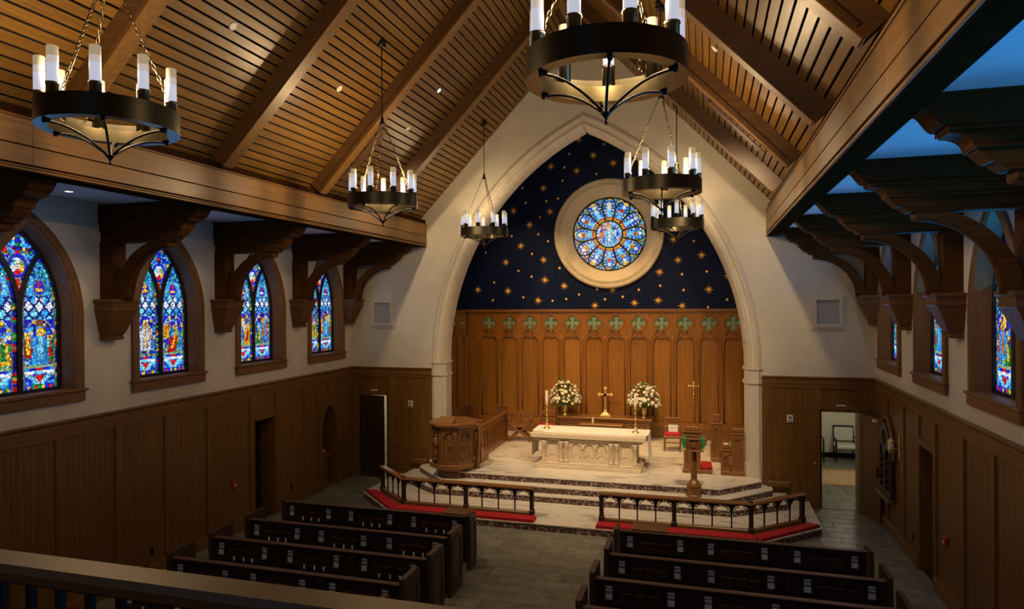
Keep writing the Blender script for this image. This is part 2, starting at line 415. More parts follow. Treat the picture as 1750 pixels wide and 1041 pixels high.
def beaded(u0, u1, z0, z1, plane, face, sgn, bw=.088, depth=.007):
    # a panel of vertical beaded boards; sgn is the direction of the room
    n = max(1, round((u1-u0)/bw)); bw = (u1-u0)/n; pr = []
    g = .005
    for i in range(n):
        a = u0+i*bw; b = a+bw
        pr += [(a, face-sgn*depth), (a+g, face), (b-g, face), (b, face-sgn*depth)]
    back = face-sgn*.022
    pr += [(u1, back), (u0, back)]
    m = MB(); N = len(pr)
    P = []
    for z in (z0, z1):
        for (u, d) in pr: P.append((d, u, z) if plane == 'yz' else (u, d, z))
    m.add(P, [tuple(range(N)), tuple(range(2*N-1, N-1, -1))]+[(i, (i+1) % N, N+(i+1) % N, N+i) for i in range(N)])
    return m
def wains_side(s, wl, stiles, skips, tops):
    f = s*(W-.022)           # panel face
    prot = s*(W-.05)         # stile face
    nich = s < 0      # the pointed niche interrupts two panels of the left wall
    if nich:
        xa, xb = sorted((s*W, f)); MB().plate(rect(-1.69, -.66, .2, 2.60), [pointed(-1.17, .44, .21, 1.45, .38, 10)], 'yz', xa, xb).build('wainscot_panel', MT['wains'], wl)
    for a, b in zip(stiles[:-1], stiles[1:]):
        z0 = 0.20
        if nich and abs((a+b)/2+1.68) < .1: b = -1.64
        if nich and abs((a+b)/2+.65) < .1: a = -.71
        for (c, d, zt) in skips:
            if c < (a+b)/2 < d: z0 = zt
        beaded(a+.05, b-.05, z0+.02, 2.60, 'yz', f, -s).build('wainscot_panel', MT['wains'], wl)
        if z0 > .5:
            MB().box(min(s*W, prot), max(s*W, prot), a+.056, b-.056, z0-.0, z0+.09).build('door_head', MT['wains_y'], wl)
        x0, x1 = sorted((s*W, prot))
        # small moulding round the panel
        m = MB()
        for (zz0, zz1, yy0, yy1) in ((2.585, 2.605, a+.05, b-.05), (z0+.02, z0+.04, a+.05, b-.05), (z0+.02, 2.605, a+.05, a+.068), (z0+.02, 2.605, b-.068, b-.05)):
            c0, c1 = sorted((f, s*(W-.038))); m.box(c0, c1, yy0, yy1, zz0, zz1)
        m.build('panel_moulding', MT['wains_y'], wl)
    for a in stiles:
        z0 = 2.30 if (s < 0 and abs(a+1.16) < .01) else 0
        x0, x1 = sorted((s*W, prot))
        MB().box(x0, x1, a-.055, a+.055, z0, 2.604).build('stile', MT['wains'], wl)
    x0, x1 = sorted((s*W, prot))
    MB().box(x0, x1, YB, -.05, 2.605, 2.70).build('top_rail', MT['wains_y'], wl)
    # cap moulding along the wall
    p = [(0, 2.69), (.062, 2.69), (.062, 2.715), (.05, 2.725), (.05, 2.79), (.066, 2.805), (.085, 2.825), (.085, ZW), (0, ZW)]
    MB().prism([(s*(W-a), b) for a, b in p], 'xz', YB, -.03).build('cap_rail', MT['wains_y'], wl)
SL = [-.14, -1.16, -2.2, -3.27, -4.11, -5.33, -6.35, -7.35, -8.36, -9.38, -10.4, -11.4, -12.4]
SL = sorted(SL)
wains_side(-1, wall_l, SL, [(-4.1, -3.28, 2.12)], None)
SR = sorted([-.14, -1.09, -2.2, -3.12, -3.97, -5.16, -6.2, -7.25, -8.3, -9.3, -10.3])
wains_side(1, wall_r, SR, [(-3.96, -3.13, 2.12)], None)
for s, nm, segs in ((-1, 'baseboard_left', [(-12.4, -4.11), (-3.27, -1.52), (-.82, 0)]), (1, 'baseboard_right', [(-12.4, -3.97), (-3.12, 0)])):
    m = MB()
    for (a, b) in segs:
        m.prism([(s*W, 0), (s*(W-.075), 0), (s*(W-.075), .15), (s*(W-.06), .19), (s*(W-.055), .215), (s*W, .215)], 'xz', a, b)
    struct(m.build(nm, MT['wains_y']))

# niche in the left wall: recess lining and pointed moulding
m = MB()
pin = pointed(-1.17, .335, 0.0, 1.45, .30, 10); pout = pointed(-1.17, .47, 0.0, 1.45, .40, 10)
m.plate(pout, [[(a, b) for a, b in pin[:]]], 'yz', -W, -W+.055) if False else None
n_ = len(pin); vv = []; ff = []
for lp, xx in ((pout, -W+.0), (pout, -W+.06), (pin, -W+.06), (pin, -W-.42)):
    vv += [(xx, a, b) for a, b in lp]
for k in range(3):
    for i in range(1, n_):
        jn = (i+1) % n_
        if i == n_-1: jn = 0
        ff.append((k*n_+i, k*n_+jn, (k+1)*n_+jn, (k+1)*n_+i))
nm_ = MB().add(vv, ff).build('niche_surround', MT['wains'], wall_l)
auto_smooth(nm_, 35)
MB().box(-W-.46, -W-.42, -1.7, -.7, 0, 2.3).build('niche_back', MT['wains'], wall_l)
MB().box(-W-.46, -W, -1.7, -.7, -.05, .0).build('niche_floor', MT['slate'], wall_l)

# ---- dark lobbies behind the side doorways
def lobby(s, y0, y1, n):
    X = s*(W+.01); x1 = s*(W+1.3)
    a, b = sorted((X, x1))
    m = MB()
    m.box(min(x1, x1+s*.05), max(x1, x1+s*.05), y0-.5, y1+.5, 0, 2.5)
    for yy in (y0-.5, y1+.45): m.box(a+.3*(s > 0), b-.3*(s < 0), yy, yy+.05, 0, 2.5)
    m.box(a, b, y0-.5, y1+.5, 2.45, 2.5); m.box(a, b, y0-.5, y1+.5, -.06, -.01)
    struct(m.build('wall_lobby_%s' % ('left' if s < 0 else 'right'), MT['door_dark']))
    jm = struct(MB().box(min(s*(W-.05), s*(W+.3)), max(s*(W-.05), s*(W+.3)), y0-.001, y0+.03, 0, 2.12).box(min(s*(W-.05), s*(W+.3)), max(s*(W-.05), s*(W+.3)), y1-.03, y1+.001, 0, 2.12).box(min(s*(W-.05), s*(W+.3)), max(s*(W-.05), s*(W+.3)), y0, y1, 2.09, 2.121).build('trim_%d' % n, MT['wains']))
lobby(-1, -4.06, -3.32, 1); lobby(1, -3.92, -3.17, 2)
# double leaves standing in the two side doorways
def leaf_mesh(w, h, t=.045):
    m = MB(); m.box(0, w, 0, t, 0, h)
    return m
def door_leaf(name, w, h, mat, loc, rz, panels, t=.045, handle=None):
    d = bpy.data.objects.new(name, None); COL.objects.link(d); d.location = loc; d.rotation_euler = (0, 0, rz); d['kind'] = 'structure'
    holes = []
    for (a, b, c, e) in panels: holes.append(rect(a, b, c, e))
    MB().plate(rect(0, w, 0.01, h), holes, 'xz', 0, t).build('door_frame', mat, d)
    for (a, b, c, e) in panels:
        beaded(a, b, c, e, 'xz', t*.3, -1, .075, .005).build('door_panel', mat, d)
        beaded(a, b, c, e, 'xz', t*.7, 1, .075, .005).build('door_panel', mat, d)
    return d
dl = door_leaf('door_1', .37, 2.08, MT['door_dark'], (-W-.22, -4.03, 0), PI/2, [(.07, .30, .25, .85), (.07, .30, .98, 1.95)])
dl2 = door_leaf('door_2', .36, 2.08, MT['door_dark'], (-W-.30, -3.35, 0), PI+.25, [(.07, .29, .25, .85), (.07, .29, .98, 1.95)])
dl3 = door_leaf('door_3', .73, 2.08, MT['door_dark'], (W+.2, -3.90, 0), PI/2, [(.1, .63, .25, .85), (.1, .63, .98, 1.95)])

# ---- front wall with the chancel arch
AC, AZS = 2.56, 3.02         # arch centre offset and springing height
def arch_pts(h, n=26, zb=None):
    r = AC+h; T = math.acos(AC/r)
    R_ = [(-AC+r*math.cos(T*i/n), AZS+r*math.sin(T*i/n)) for i in range(n+1)]      # right spring -> apex
    L_ = [(AC-r*math.cos(T*i/n), AZS+r*math.sin(T*i/n)) for i in range(n-1, -1, -1)]
    return R_+L_
ap = arch_pts(3.72)
out = [(-6.5, 0), (-5.95, 0), (-5.95, 2.15), (-5.15, 2.15), (-5.15, 0), (-3.72, 0)]+list(reversed(ap))+[(3.72, 0), (5.11, 0), (5.11, 2.13), (5.9, 2.13), (5.9, 0), (6.5, 0), (6.5, 6.3), (4.5, 6.3), (4.5, roof_z(4.5)), (0, RZ+.1), (-4.5, roof_z(4.5)), (-4.5, 6.3), (-6.5, 6.3)]
wall_f = struct(MB().plate(out, [], 'xz', 0, .32).build('wall_front', MT['plaster']))
# wainscot on the front wall
def wains_front(s):
    xs = lambda a: s*a
    def bx(a, b, y0, y1, z0, z1, nm, mat):
        x0, x1 = sorted((xs(a), xs(b))); MB().box(x0, x1, y0, y1, z0, z1).build(nm, mat, wall_f)
    def pan(a, b, z0, z1):
        x0, x1 = sorted((xs(a), xs(b))); beaded(x0, x1, z0, z1, 'xz', -.022, -1).build('wainscot_panel', MT['wains'], wall_f)
        m = MB()
        for (p, q, r_, t) in ((x0, x1, z1-.02, z1), (x0, x1, z0, z0+.02), (x0, x0+.018, z0, z1), (x1-.018, x1, z0, z1)): m.box(p, q, -.036, -.022, r_, t)
        m.build('panel_moulding', MT['wains'], wall_f)
    pan(4.09, 4.93, .22, 2.60); pan(5.15, 5.93, 2.26, 2.60)
    bx(3.93, 4.09, -.05, 0, 0, 2.604, 'stile', MT['wains']); bx(4.93, 5.13, -.05, 0, 0, 2.604, 'stile', MT['wains'])
    bx(5.93, 6.2, -.05, 0, 0, 2.604, 'stile', MT['wains'])
    bx(3.93, 6.2, -.05, 0, 2.605, 2.70, 'top_rail', MT['wains_x']); bx(5.131, 5.929, -.05, 0, 2.152, 2.26, 'door_head', MT['wains_x'])
    bx(3.93, 5.12, -.075, 0, 0, .21, 'base_rail', MT['wains_x'])
    x0, x1 = sorted((xs(3.93), xs(6.2)))
    p = [(0, 2.69), (-.062, 2.69), (-.062, 2.715), (-.05, 2.725), (-.05, 2.79), (-.066, 2.805), (-.085, 2.825), (-.085, ZW), (0, ZW)]
    MB().prism(p, 'yz', x0, x1).build('cap_rail', MT['wains_x'], wall_f)
wains_front(-1); wains_front(1)
m = MB()
for s in (-1, 1):
    a, b = sorted((s*5.93, s*6.2)); m.box(a, b, -.07, 0, 0, .21)
struct(m.build('baseboard_front', MT['wains_x']))
# block where the baseboard steps over the chancel steps
for s in (-1, 1):
    a, b = sorted((s*4.02, s*4.5)); MB().bbox(a, b, -.16, -.076, .435, .56, .02).build('plinth_block', MT['wains_x'], wall_f)

# ---- stone arch in single blocks
arch = thing('stone_arch', 'tall pointed limestone arch framing the chancel, built of moulded blocks', 'arch', (0, .1, 0))
PROF = [(-.02, .46), (-.02, .10), (.035, .02), (.06, -.02), (.075, -.035), (.10, -.035), (.115, -.02), (.125, .012), (.155, .03), (.185, .012), (.20, -.03), (.225, -.052), (.26, -.052), (.29, -.03), (.325, -.02), (.335, .0), (.335, .05), (.10, .06), (.10, .46)]
def voussoir(h0, t0, t1, side):
    # arc block between two angles, the profile measured outward from the intrados
    r0 = AC+h0; T = 5; path = []; ax = []
    for i in range(T+1):
        t = t0+(t1-t0)*i/T; d = Vector((math.cos(t), 0, math.sin(t)))
        path.append(Vector((-AC, 0, AZS))+d*r0); ax.append(d)
    m = MB(); m.sweep(path, PROF, lambda j: (ax[j], Vector((0, 1, 0))))
    m.v = [(max(a, .0006), b, c) for a, b, c in m.v]
    if side < 0: m.v = [(-a, b, c) for a, b, c in m.v]
    return m
H0 = 3.60
T1 = math.acos(AC/(AC+H0+.16)); NV = 13
for side in (1, -1):
    for k in range(NV):
        a = T1*k/NV; b = T1*(k+1)/NV; g = .0004
        auto_smooth(voussoir(H0, a+g, b-g if k < NV-1 else b+.028, side).build('arch_block', MT['stone'], arch, w=True), 50)
JP = [(-.02, .46), (-.02, .10), (.05, .0), (.075, -.035), (.27, -.05), (.335, .02), (.335, .05), (.10, .06), (.10, .46)]
for side in (1, -1):
    zs = [ZCH-.01, .88, 1.18, 1.49, 1.80, 2.11, 2.40, 2.66, 2.72, 2.97, AZS]
    for k, (a, b) in enumerate(zip(zs[:-1], zs[1:])):
        ring = (k in (7, 9)); pr = JP
        if ring: pr = [(u+(-.03 if u < .03 else (.03 if u > .3 else 0)), v-(.03 if v < .1 else 0)) for u, v in JP]
        if k == 0: pr = [(u+(-.025 if u < .06 else (.02 if u > .3 else 0)), v-(.025 if v < .1 else 0)) for u, v in JP]
        m = MB(); n = len(pr); vs = [(side*(H0+u), v, z) for z in (a+.001, b-.001) for u, v in pr]
        m.add(vs, [tuple(range(n)), tuple(range(2*n-1, n-1, -1))]+[(i, (i+1) % n, n+(i+1) % n, n+i) for i in range(n)])
        m.build('impost_ring' if ring else 'jamb_block', MT['stone'], arch, w=True)

# ---- chancel shell
wall_cb = struct(MB().plate(rect(-XCH-.3, XCH+.3, 0, 10.2), [[(1.50*math.cos(2*PI*i/48), 6.50+1.50*math.sin(2*PI*i/48)) for i in range(48)]], 'xz', YCB, YCB+.35).build('wall_chancel_back', MT['navy']))
wall_cl = struct(MB().box(-XCH-.2, -XCH, .32, YCB, 0, 10.2).build('wall_chancel_left', MT['navy']))
wall_cr = struct(MB().box(XCH, XCH+.2, .32, YCB, 0, 10.2).build('wall_chancel_right', MT['navy']))
struct(MB().box(-XCH-.3, XCH+.3, .32, YCB+.3, 10.1, 10.25).build('ceiling_chancel', MT['navy']))
# stars
def star_me(r, n, inner, rot):
    pts = []
    for i in range(2*n):
        q = r*(1.0 if i % 2 == 0 else inner)
        if n == 8 and i % 4 == 2: q = r*.86
        a = rot+PI*i/n; pts.append((q*math.sin(a), q*math.cos(a)))
    m = MB(); v = [(0, -.012, 0)]+[(a, 0, b) for a, b in pts]; k = len(pts)
    m.add(v, [(0, 1+i, 1+(i+1) % k) for i in range(k)]); return m.mesh('gold_star')
BIG = [(-0.87, 9.33), (-0.43, 8.83), (-1.71, 8.58), (-0.93, 8.4), (0.16, 8.56), (1.34, 8.33), (-1.95, 7.94), (-1.75, 7.22), (-2.89, 7.29), (-2.39, 6.85), (-2.67, 6.21), (-1.96, 5.77), (-3.15, 5.72), (-1.92, 5.16), (-1.33, 4.97), (-3.09, 4.84), (-2.14, 4.54), (-4.06, 4.89), (0.12, 4.86), (-0.41, 4.38), (0.75, 4.45), (1.43, 4.52), (2.1, 4.36), (2.83, 4.82), (1.47, 5.34), (1.99, 5.67), (2.64, 5.8), (1.87, 6.27), (2.2, 7.5), (2.75, 6.75), (1.95, 8.0), (3.35, 5.2), (3.1, 6.1)]
SML = [(-0.12, 9.13), (-1.15, 8.92), (0.51, 8.76), (-1.3, 8.52), (-0.34, 8.27), (-1.36, 8.13), (-2.61, 7.98), (-1.5, 7.6), (-1.86, 7.54), (-2.51, 7.52), (-2.06, 7.07), (-2.12, 6.55), (-1.82, 6.33), (-2.32, 5.96), (-1.47, 5.51), (-3.8, 6.04), (-2.75, 5.45), (-2.34, 5.27), (-3.53, 5.11), (-3.58, 4.56), (-2.6, 4.64), (-1.69, 4.53), (-1.27, 4.58), (-0.88, 4.71), (-0.34, 4.86), (-0.11, 4.56), (0.41, 4.63), (0.88, 4.83), (0.92, 5.2), (1.49, 4.94), (1.47, 5.9), (2.1, 5.26), (2.14, 4.81), (2.78, 5.33), (2.81, 4.32), (3.32, 4.53), (2.43, 6.2), (-2.96, 6.52), (-3.04, 7.73)]
sm1 = star_me(.145, 8, .24, .1); sm2 = star_me(.042, 4, .72, PI/4)
for (x, z) in BIG: obj('gold_star', sm1, MT['gold'], wall_cb, (x, YCB-.004, z))
for (x, z) in SML: obj('small_gold_star', sm2, MT['gold'], wall_cb, (x, YCB-.004, z))

# ---- chancel panelling: ogee-headed panels under a row of quatrefoils
def ogee(cx, h, zb, zs, zt, n=9):
    # ogee-headed panel outline: shoulders sweep inward, then turn up to a point
    p = [(cx-h, zb), (cx+h, zb)]
    P = [(h, zs), (h*1.02, zs+.62*(zt-zs)), (h*.22, zs+.42*(zt-zs)), (0, zt)]; m = []
    for i in range(n+1):
        t = i/n; b = ((1-t)**3, 3*t*(1-t)**2, 3*t*t*(1-t), t**3)
        m.append((sum(w*q[0] for w, q in zip(b, P)), sum(w*q[1] for w, q in zip(b, P))))
    p += [(cx+a, b) for a, b in m]+[(cx-a, b) for a, b in reversed(m[:-1])]
    return p
def quatre(cx, cz, r, n=7):
    p = []; d = r*.50; q = r*.50
    for k in range(4):
        a = PI/2*k
        for i in range(n+1):
            t = a-PI*.70+PI*1.40*i/n
            p.append((cx+d*math.cos(a)+q*math.cos(t), cz+d*math.sin(a)+q*math.sin(t)))
    return p
BAY = .65
def panelling(parent, centres, plane, base, sgn, x0, x1):
    # sgn points into the room (along y for plane xz, along x for yz)
    f0 = base; fr = base+sgn*.065
    for c in centres:
        a, b = c-BAY/2, c+BAY/2
        a2, b2 = max(a, x0), min(b, x1)
        if b2-a2 < .3: continue
        og = ogee(c, .25, 1.05, 3.30, 3.64); qf = quatre(c, 3.885, .205)
        inside = lambda L: all(a2+.01 < p[0] < b2-.01 for p in L)
        holes = [L for L in (og, qf) if inside(L)]
        # spandrel slots between the heads
        MB().plate(rect(a2, b2, .60, 4.22), holes, plane, f0+sgn*.03, fr).build('panel_frame', MT['ctrim'], parent)
        if inside(og):
            lo, hi = sorted((f0, f0+sgn*.028))
            m = MB(); m.prism(rect(c-.27, c+.27, 1.0, 3.66), plane, lo, hi); m.build('recessed_panel', MT['cpanel'], parent)
            # raised moulding round the ogee
            path = [Vector(pl(plane, p, fr)) for p in og]
            MB().tube(path, .020, 6, True).build('ogee_moulding', MT['ctrim'], parent, True)
        if inside(qf):
            lo, hi = sorted((f0, f0+sgn*.028))
            m = MB(); m.prism([(c+.225*math.cos(2*PI*i/16), 3.885+.225*math.sin(2*PI*i/16)) for i in range(16)], plane, lo, hi); m.build('quatrefoil_stone', MT['green'], parent)
            MB().tube([Vector(pl(plane, (c+.24*math.cos(2*PI*i/24), 3.885+.24*math.sin(2*PI*i/24)), fr)) for i in range(24)], .016, 5, True).build('roundel_moulding', MT['ctrim'], parent, True)
        # colonnette on the division and small spandrel trefoil
        if b2 == b:
            p = Vector(pl(plane, (b, 0), fr)); n3 = Vector(pl(plane, (0, 0), sgn)) if plane == 'xz' else Vector((sgn, 0, 0))
            m = MB(); m.tube([Vector(pl(plane, (b, z), fr)) for z in (.85, 1.0, 3.35, 3.5)], [.03, .022, .022, .03], 6); m.build('panel_rib', MT['ctrim'], parent, True)
            lo, hi = sorted((fr, fr+sgn*.012))
            MB().prism([(b-.05, 4.13), (b+.05, 4.13), (b, 4.06)], plane, lo, hi).build('spandrel_cusp', MT['ctrim'], parent)
    lo, hi = sorted((f0+sgn*.03, fr+sgn*.05))
    MB().prism(rect(x0, x1, 4.2, 4.28), plane, lo, hi).build('panel_cornice', MT['furn_x'], parent)
    lo, hi = sorted((f0+sgn*.03, fr+sgn*.03)); MB().prism(rect(x0, x1, ZCH, .85), plane, lo, hi).build('panel_plinth', MT['furn_x'], parent)
panelling(wall_cb, [-.43+BAY*k for k in range(-6, 8)], 'xz', YCB, -1, -XCH, XCH)
panelling(wall_cl, [.75+BAY*k for k in range(5)], 'yz', -XCH, 1, .34, YCB-.08)
panelling(wall_cr, [.75+BAY*k for k in range(5)], 'yz', XCH, -1, .34, YCB-.08)

# ---- chancel steps of red marble with white marble treads
def mirror_poly(half): return [(-x, y) for x, y in half]+[(x, y) for x, y in reversed(half)]
LV = [(.145, [(4.88, -.052), (4.88, -1.85), (3.66, -2.99)]), (.29, [(4.42, -.052), (4.42, -.80), (3.27, -1.61)]),
      (.435, [(4.12, -.052), (4.12, -.40), (3.12, -1.41)]), (ZCH, [(3.90, -.052), (3.90, -.30), (3.0, -1.16)])]
zprev = -.012
steps = struct(thing('chancel_steps', None, None, (0, -1.5, 0)))
for k, (z, half) in enumerate(LV):
    poly = mirror_poly(half)
    ins = mirror_poly([(x-.012, y+.012) for x, y in half])
    MB().prism(ins, 'xy', zprev, z-.022).build('riser', MT['rosso'], steps, w=True)
    zprev = z-.001 if False else zprev
    # tread in slabs
    nxt = LV[k+1][1] if k < 3 else None
    yy = half[2][1]; ty = .46 if k == 0 else (.62 if k == 3 else .5); tx = .92
    row = 0
    while yy < -.06:
        xx = -5.4-(tx/2 if row % 2 else 0)
        while xx < 5.4:
            pc = clip_poly(rect(xx+.0015, xx+tx-.0015, yy+.0015, min(yy+ty-.0015, -.053)), poly)
            cxm = sum(p[0] for p in pc)/len(pc) if pc else 0; cym = sum(p[1] for p in pc)/len(pc) if pc else 0
            if pc and not (nxt and abs(cxm) < nxt[1][0]-.55 and cym > nxt[2][1]+.5):
                MB().prism(pc, 'xy', z-.022, z).build('marble_slab', MT['marble'], steps, w=True)
            xx += tx
        yy += ty; row += 1
floor_c = struct(MB().prism([(-3.6,-.052),(3.6,-.052),(3.6,.33),(XCH,.33),(XCH,YCB),(-XCH,YCB),(-XCH,.33),(-3.6,.33)], 'xy', .2, ZCH-.022).build('floor_chancel', MT['grout']))
row = 0; yy = -.052
while yy < YCB-.1:
    xx = -4.4-(.46 if row % 2 else 0)
    while xx < 4.4:
        pc = clip_poly(rect(xx+.0015, xx+.9185, yy+.0015, yy+.6185), rect(-XCH if yy > .3 else -3.9, XCH if yy > .3 else 3.9, -.052, YCB-.11))
        if pc: MB().prism(pc, 'xy', ZCH-.022, ZCH).build('marble_slab', MT['marble'], floor_c)
        xx += .92
    yy += .62; row += 1
# ================================================================== ROOF
SLN = math.hypot(1, RS)
YE = [-15.0, -12.5, -10.0, -7.5, -5.0, -2.5, 0.0]
PW = .136; NP = 45
plank_me = MB().bbox(-.056, .056, 0, 2.498, -.02, 0, .004).mesh('ceiling_plank')
def slope_frame(s):
    d = Vector((s, 0, -RS)).normalized(); n = Vector((s*RS, 0, 1)).normalized()   # down the slope; outward normal
    return d, n
for s, nm in ((-1, 'ceiling_left'), (1, 'ceiling_right')):
    d, n = slope_frame(s); top = Vector((0, 0, RZ))
    a = top+n*.06; b = top+d*(4.45*SLN)+n*.06; c = b+n*.08; e = a+n*.08
    ce = struct(MB().prism([(a.x, a.z), (b.x, b.z), (c.x, c.z), (e.x, e.z)], 'xz', YB, .1).build(nm, MT['black']))
    # a plank's local x runs down the slope, y along the nave, z outward
    Mr = Matrix((d, Vector((0, 1, 0)), n)).transposed()
    if Mr.determinant() < 0: Mr = Matrix((d, Vector((0, -1, 0)), n)).transposed()
    eul = Mr.to_euler(); flip = (Mr.col[1].y < 0)
    for k in range(NP):
        t = (k+.5)*PW
        for y0, y1 in zip(YE[:-1], YE[1:]):
            p = top+d*t+n*.02+Vector((0, (y1-.001) if flip else (y0+.001), 0))
            o = obj('ceiling_plank', plank_me, MT['plank'], ce, p); o.rotation_euler = eul
    MB().prism([(a.x, a.z), (b.x, b.z), ((b-n*.05).x, (b-n*.05).z), ((a-n*.05).x, (a-n*.05).z)], 'xz', YB, -15.02).build('rear_boarding', MT['plank'], ce)
ridge = struct(MB().box(-.12, .12, YB, 0, RZ-.42, RZ).build('trim_3', MT['beam_y']))

# rafters
def rafter(s, y, hw=.10):
    d, n = slope_frame(s); top = Vector((0, 0, RZ))
    where = 'nearest the chancel arch' if y > -3 else ('second from the chancel arch' if y > -6 else ('third from the chancel arch' if y > -8 else ('fourth from the chancel arch' if y > -11 else 'overhead near the gallery')))
    rt = thing('rafter', 'sloping brown timber rafter on the %s roof slope, %s' % ('left' if s < 0 else 'right', where), 'rafter', (s*2.1, y, roof_z(2.1)-.13), 'roof rafters')
    def bar(o0, o1, y0, y1, t0, t1):
        P = [top+d*t0-n*o0, top+d*t1-n*o0, top+d*t1-n*o1, top+d*t0-n*o1]
        return MB().prism([(p.x, p.z) for p in P], 'xz', y0, y1)
    L = 4.14*SLN
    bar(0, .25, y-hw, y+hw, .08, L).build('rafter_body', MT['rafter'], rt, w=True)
    bar(.25, .262, y-hw-.002, y+hw+.002, .08, L-.02).build('soffit_board', MT['rafter_lit'], rt, w=True)
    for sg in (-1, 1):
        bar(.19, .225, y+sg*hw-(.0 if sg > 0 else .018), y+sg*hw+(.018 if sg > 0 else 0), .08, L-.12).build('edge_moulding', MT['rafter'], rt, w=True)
    return rt
for y in (-2.45, -4.95, -7.5, -10.0, -12.5):
    for s in (-1, 1): rafter(s, y)
# light troughs on the second rafter
for s in (-1, 1):
    d, n = slope_frame(s); top = Vector((0, 0, RZ)); y0, y1 = -4.84, -4.62
    tr = thing('light_trough', 'long wooden light trough fixed under the second rafter on the %s slope' % ('left' if s < 0 else 'right'), 'light fixture', (s*3.4, -4.73, 7.2), 'light troughs')
    t0, t1 = 3.02*SLN, 3.86*SLN
    P = lambda t, o: ((top+d*t-n*o).x, (top+d*t-n*o).z)
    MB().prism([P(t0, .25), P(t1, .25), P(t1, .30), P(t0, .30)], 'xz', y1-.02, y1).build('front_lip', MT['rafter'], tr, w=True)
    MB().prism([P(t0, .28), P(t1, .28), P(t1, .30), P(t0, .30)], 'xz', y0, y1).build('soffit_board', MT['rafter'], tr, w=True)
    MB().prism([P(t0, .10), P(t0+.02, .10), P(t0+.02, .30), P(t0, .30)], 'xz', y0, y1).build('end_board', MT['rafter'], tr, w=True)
    for k in range(3):
        q = top+d*(t0+.2+.36*k)-n*.17; q.y = y1+.05
        m = MB(); m.lathe([(.03, -.08), (.04, 0), (.036, .01)], (0, 0, 0), 10)
        tgt = (Vector((s*.6, 1.4, .8)), Vector((s*1.2, -1.2, .3)), Vector((s*2.2, .0, 4.6)))[k]
        dr = (tgt-q).normalized(); M = dr.to_track_quat('Z', 'Y').to_matrix().to_4x4(); m.xf(M)
        hd = m.build('spot_head', MT['iron'], tr, loc=tuple(q-tr.location))
        MB().lathe([(.001, .012), (.03, .012)], (0, 0, 0), 10, False).xf(M).build('lens', MT['bulb'], hd)
        spot(tr, q+dr*.06, tgt, P_TROUGH*(1.5 if k < 2 else .8), WARM2, 58 if k < 2 else 90, .8, .05)

# ---- wall plates (long beams) and side ceilings
for s, nm in ((-1, 'left'), (1, 'right')):
    pb = thing('wall_plate_beam', 'long boxed oak beam running along the %s side of the nave under the roof slope' % nm, 'beam', (s*4.16, -8, 5.92), 'long plate beams')
    def bx(a, b, y0, y1, z0, z1, n, mat, bev=0):
        x0, x1 = sorted((s*a, s*b)); m = MB()
        m.bbox(x0, x1, y0, y1, z0, z1, bev) if bev else m.box(x0, x1, y0, y1, z0, z1)
        return m.build(n, mat, pb, w=True)
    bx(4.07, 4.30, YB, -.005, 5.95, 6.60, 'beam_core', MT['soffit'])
    ys = [-17.0, -10.4, -5.35, -.006]
    for a, b in zip(ys[:-1], ys[1:]):
        bx(4.04, 4.075, a+.001, b-.001, 6.20, 6.47, 'face_board', MT['beam_y'], .004)
        bx(4.04, 4.075, a+.001, b-.001, 6.0, 6.188, 'face_board', MT['beam_y'], .004)
    bx(4.05, 4.075, YB, -.006, 5.965, 5.985, 'bead', MT['beam_y'], .006)
    bx(4.035, 4.09, YB, -.006, 5.93, 5.957, 'bead', MT['beam_y'], .008)
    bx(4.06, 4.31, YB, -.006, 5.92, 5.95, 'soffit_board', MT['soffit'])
    bx(4.02, 4.08, YB, -.006, 6.47, 6.495, 'top_moulding', MT['beam_y'], .008)
    x0, x1 = sorted((s*4.28, s*(W+.3)))
    sc = struct(MB().box(x0, x1, YB, 0, ZC, ZC+.1).build('ceiling_aisle_%s' % nm, MT['ceilw']))

# recessed lights
def downlight(loc, nrm, label, grp, mat, watts, color, size=110, tgt=None):
    t = thing('recessed_light', label, 'ceiling light', loc, grp)
    M = Vector(nrm).to_track_quat('Z', 'Y').to_matrix().to_4x4()
    MB().lathe([(.075, -.01), (.075, .004), (.06, .008), (.052, .002), (.052, -.02)], (0, 0, 0), 20, False).xf(M).build('trim_ring', MT['whiteplastic'], t, True)
    MB().lathe([(.001, .0), (.051, .0)], (0, 0, 0), 20, False).xf(M).build('lamp_face', mat, t)
    if watts: spot(t, Vector(loc)+Vector(nrm)*.03, Vector(loc)+Vector(nrm) if tgt is None else tgt, watts, color, size, .8, .04)
    return t
for s, nm in ((-1, 'left'), (1, 'right')):
    for k, y in enumerate((-1.25, -3.74, -6.25, -8.74, -11.25)):
        downlight((s*5.5, y, ZC-.002), (0, 0, -1), 'small round recessed light in the %s side ceiling above window %s from the front' % (nm, ('first', 'second', 'third', 'fourth', 'fifth')[k]), 'side ceiling lights', MT['bulb_cool'] , P_CAN, (1, .9, .76))
for (x, y, sd, lit, nth) in ((-2.89, -8.69, -1, 1, 'over the third bay'), (-2.24, -3.53, -1, 2, 'bright in the second bay'), (-2.9, -6.14, -1, 1, 'below a chandelier rod'), (-2.91, -3.53, -1, 1, 'lower in the second bay'), (2.24, -3.53, 1, 1, 'in the second bay'), (2.9, -6.14, 1, 1, 'in the third bay'), (2.89, -8.69, 1, 1, 'in the fourth bay')):
    d, n = slope_frame(sd)
    p = Vector((x, y, roof_z(x)))-n*.004
    downlight(p, -n, 'tiny round light in the planks of the %s slope, %s' % ('left' if sd < 0 else 'right', nth), 'roof slope lights', MT['bulb_cool'] if lit == 2 else MT['bulb_dim'], 22 if lit == 2 else 9, WARM2, 70, (x*.75, y+.6, 0)).scale = (.75,)*3

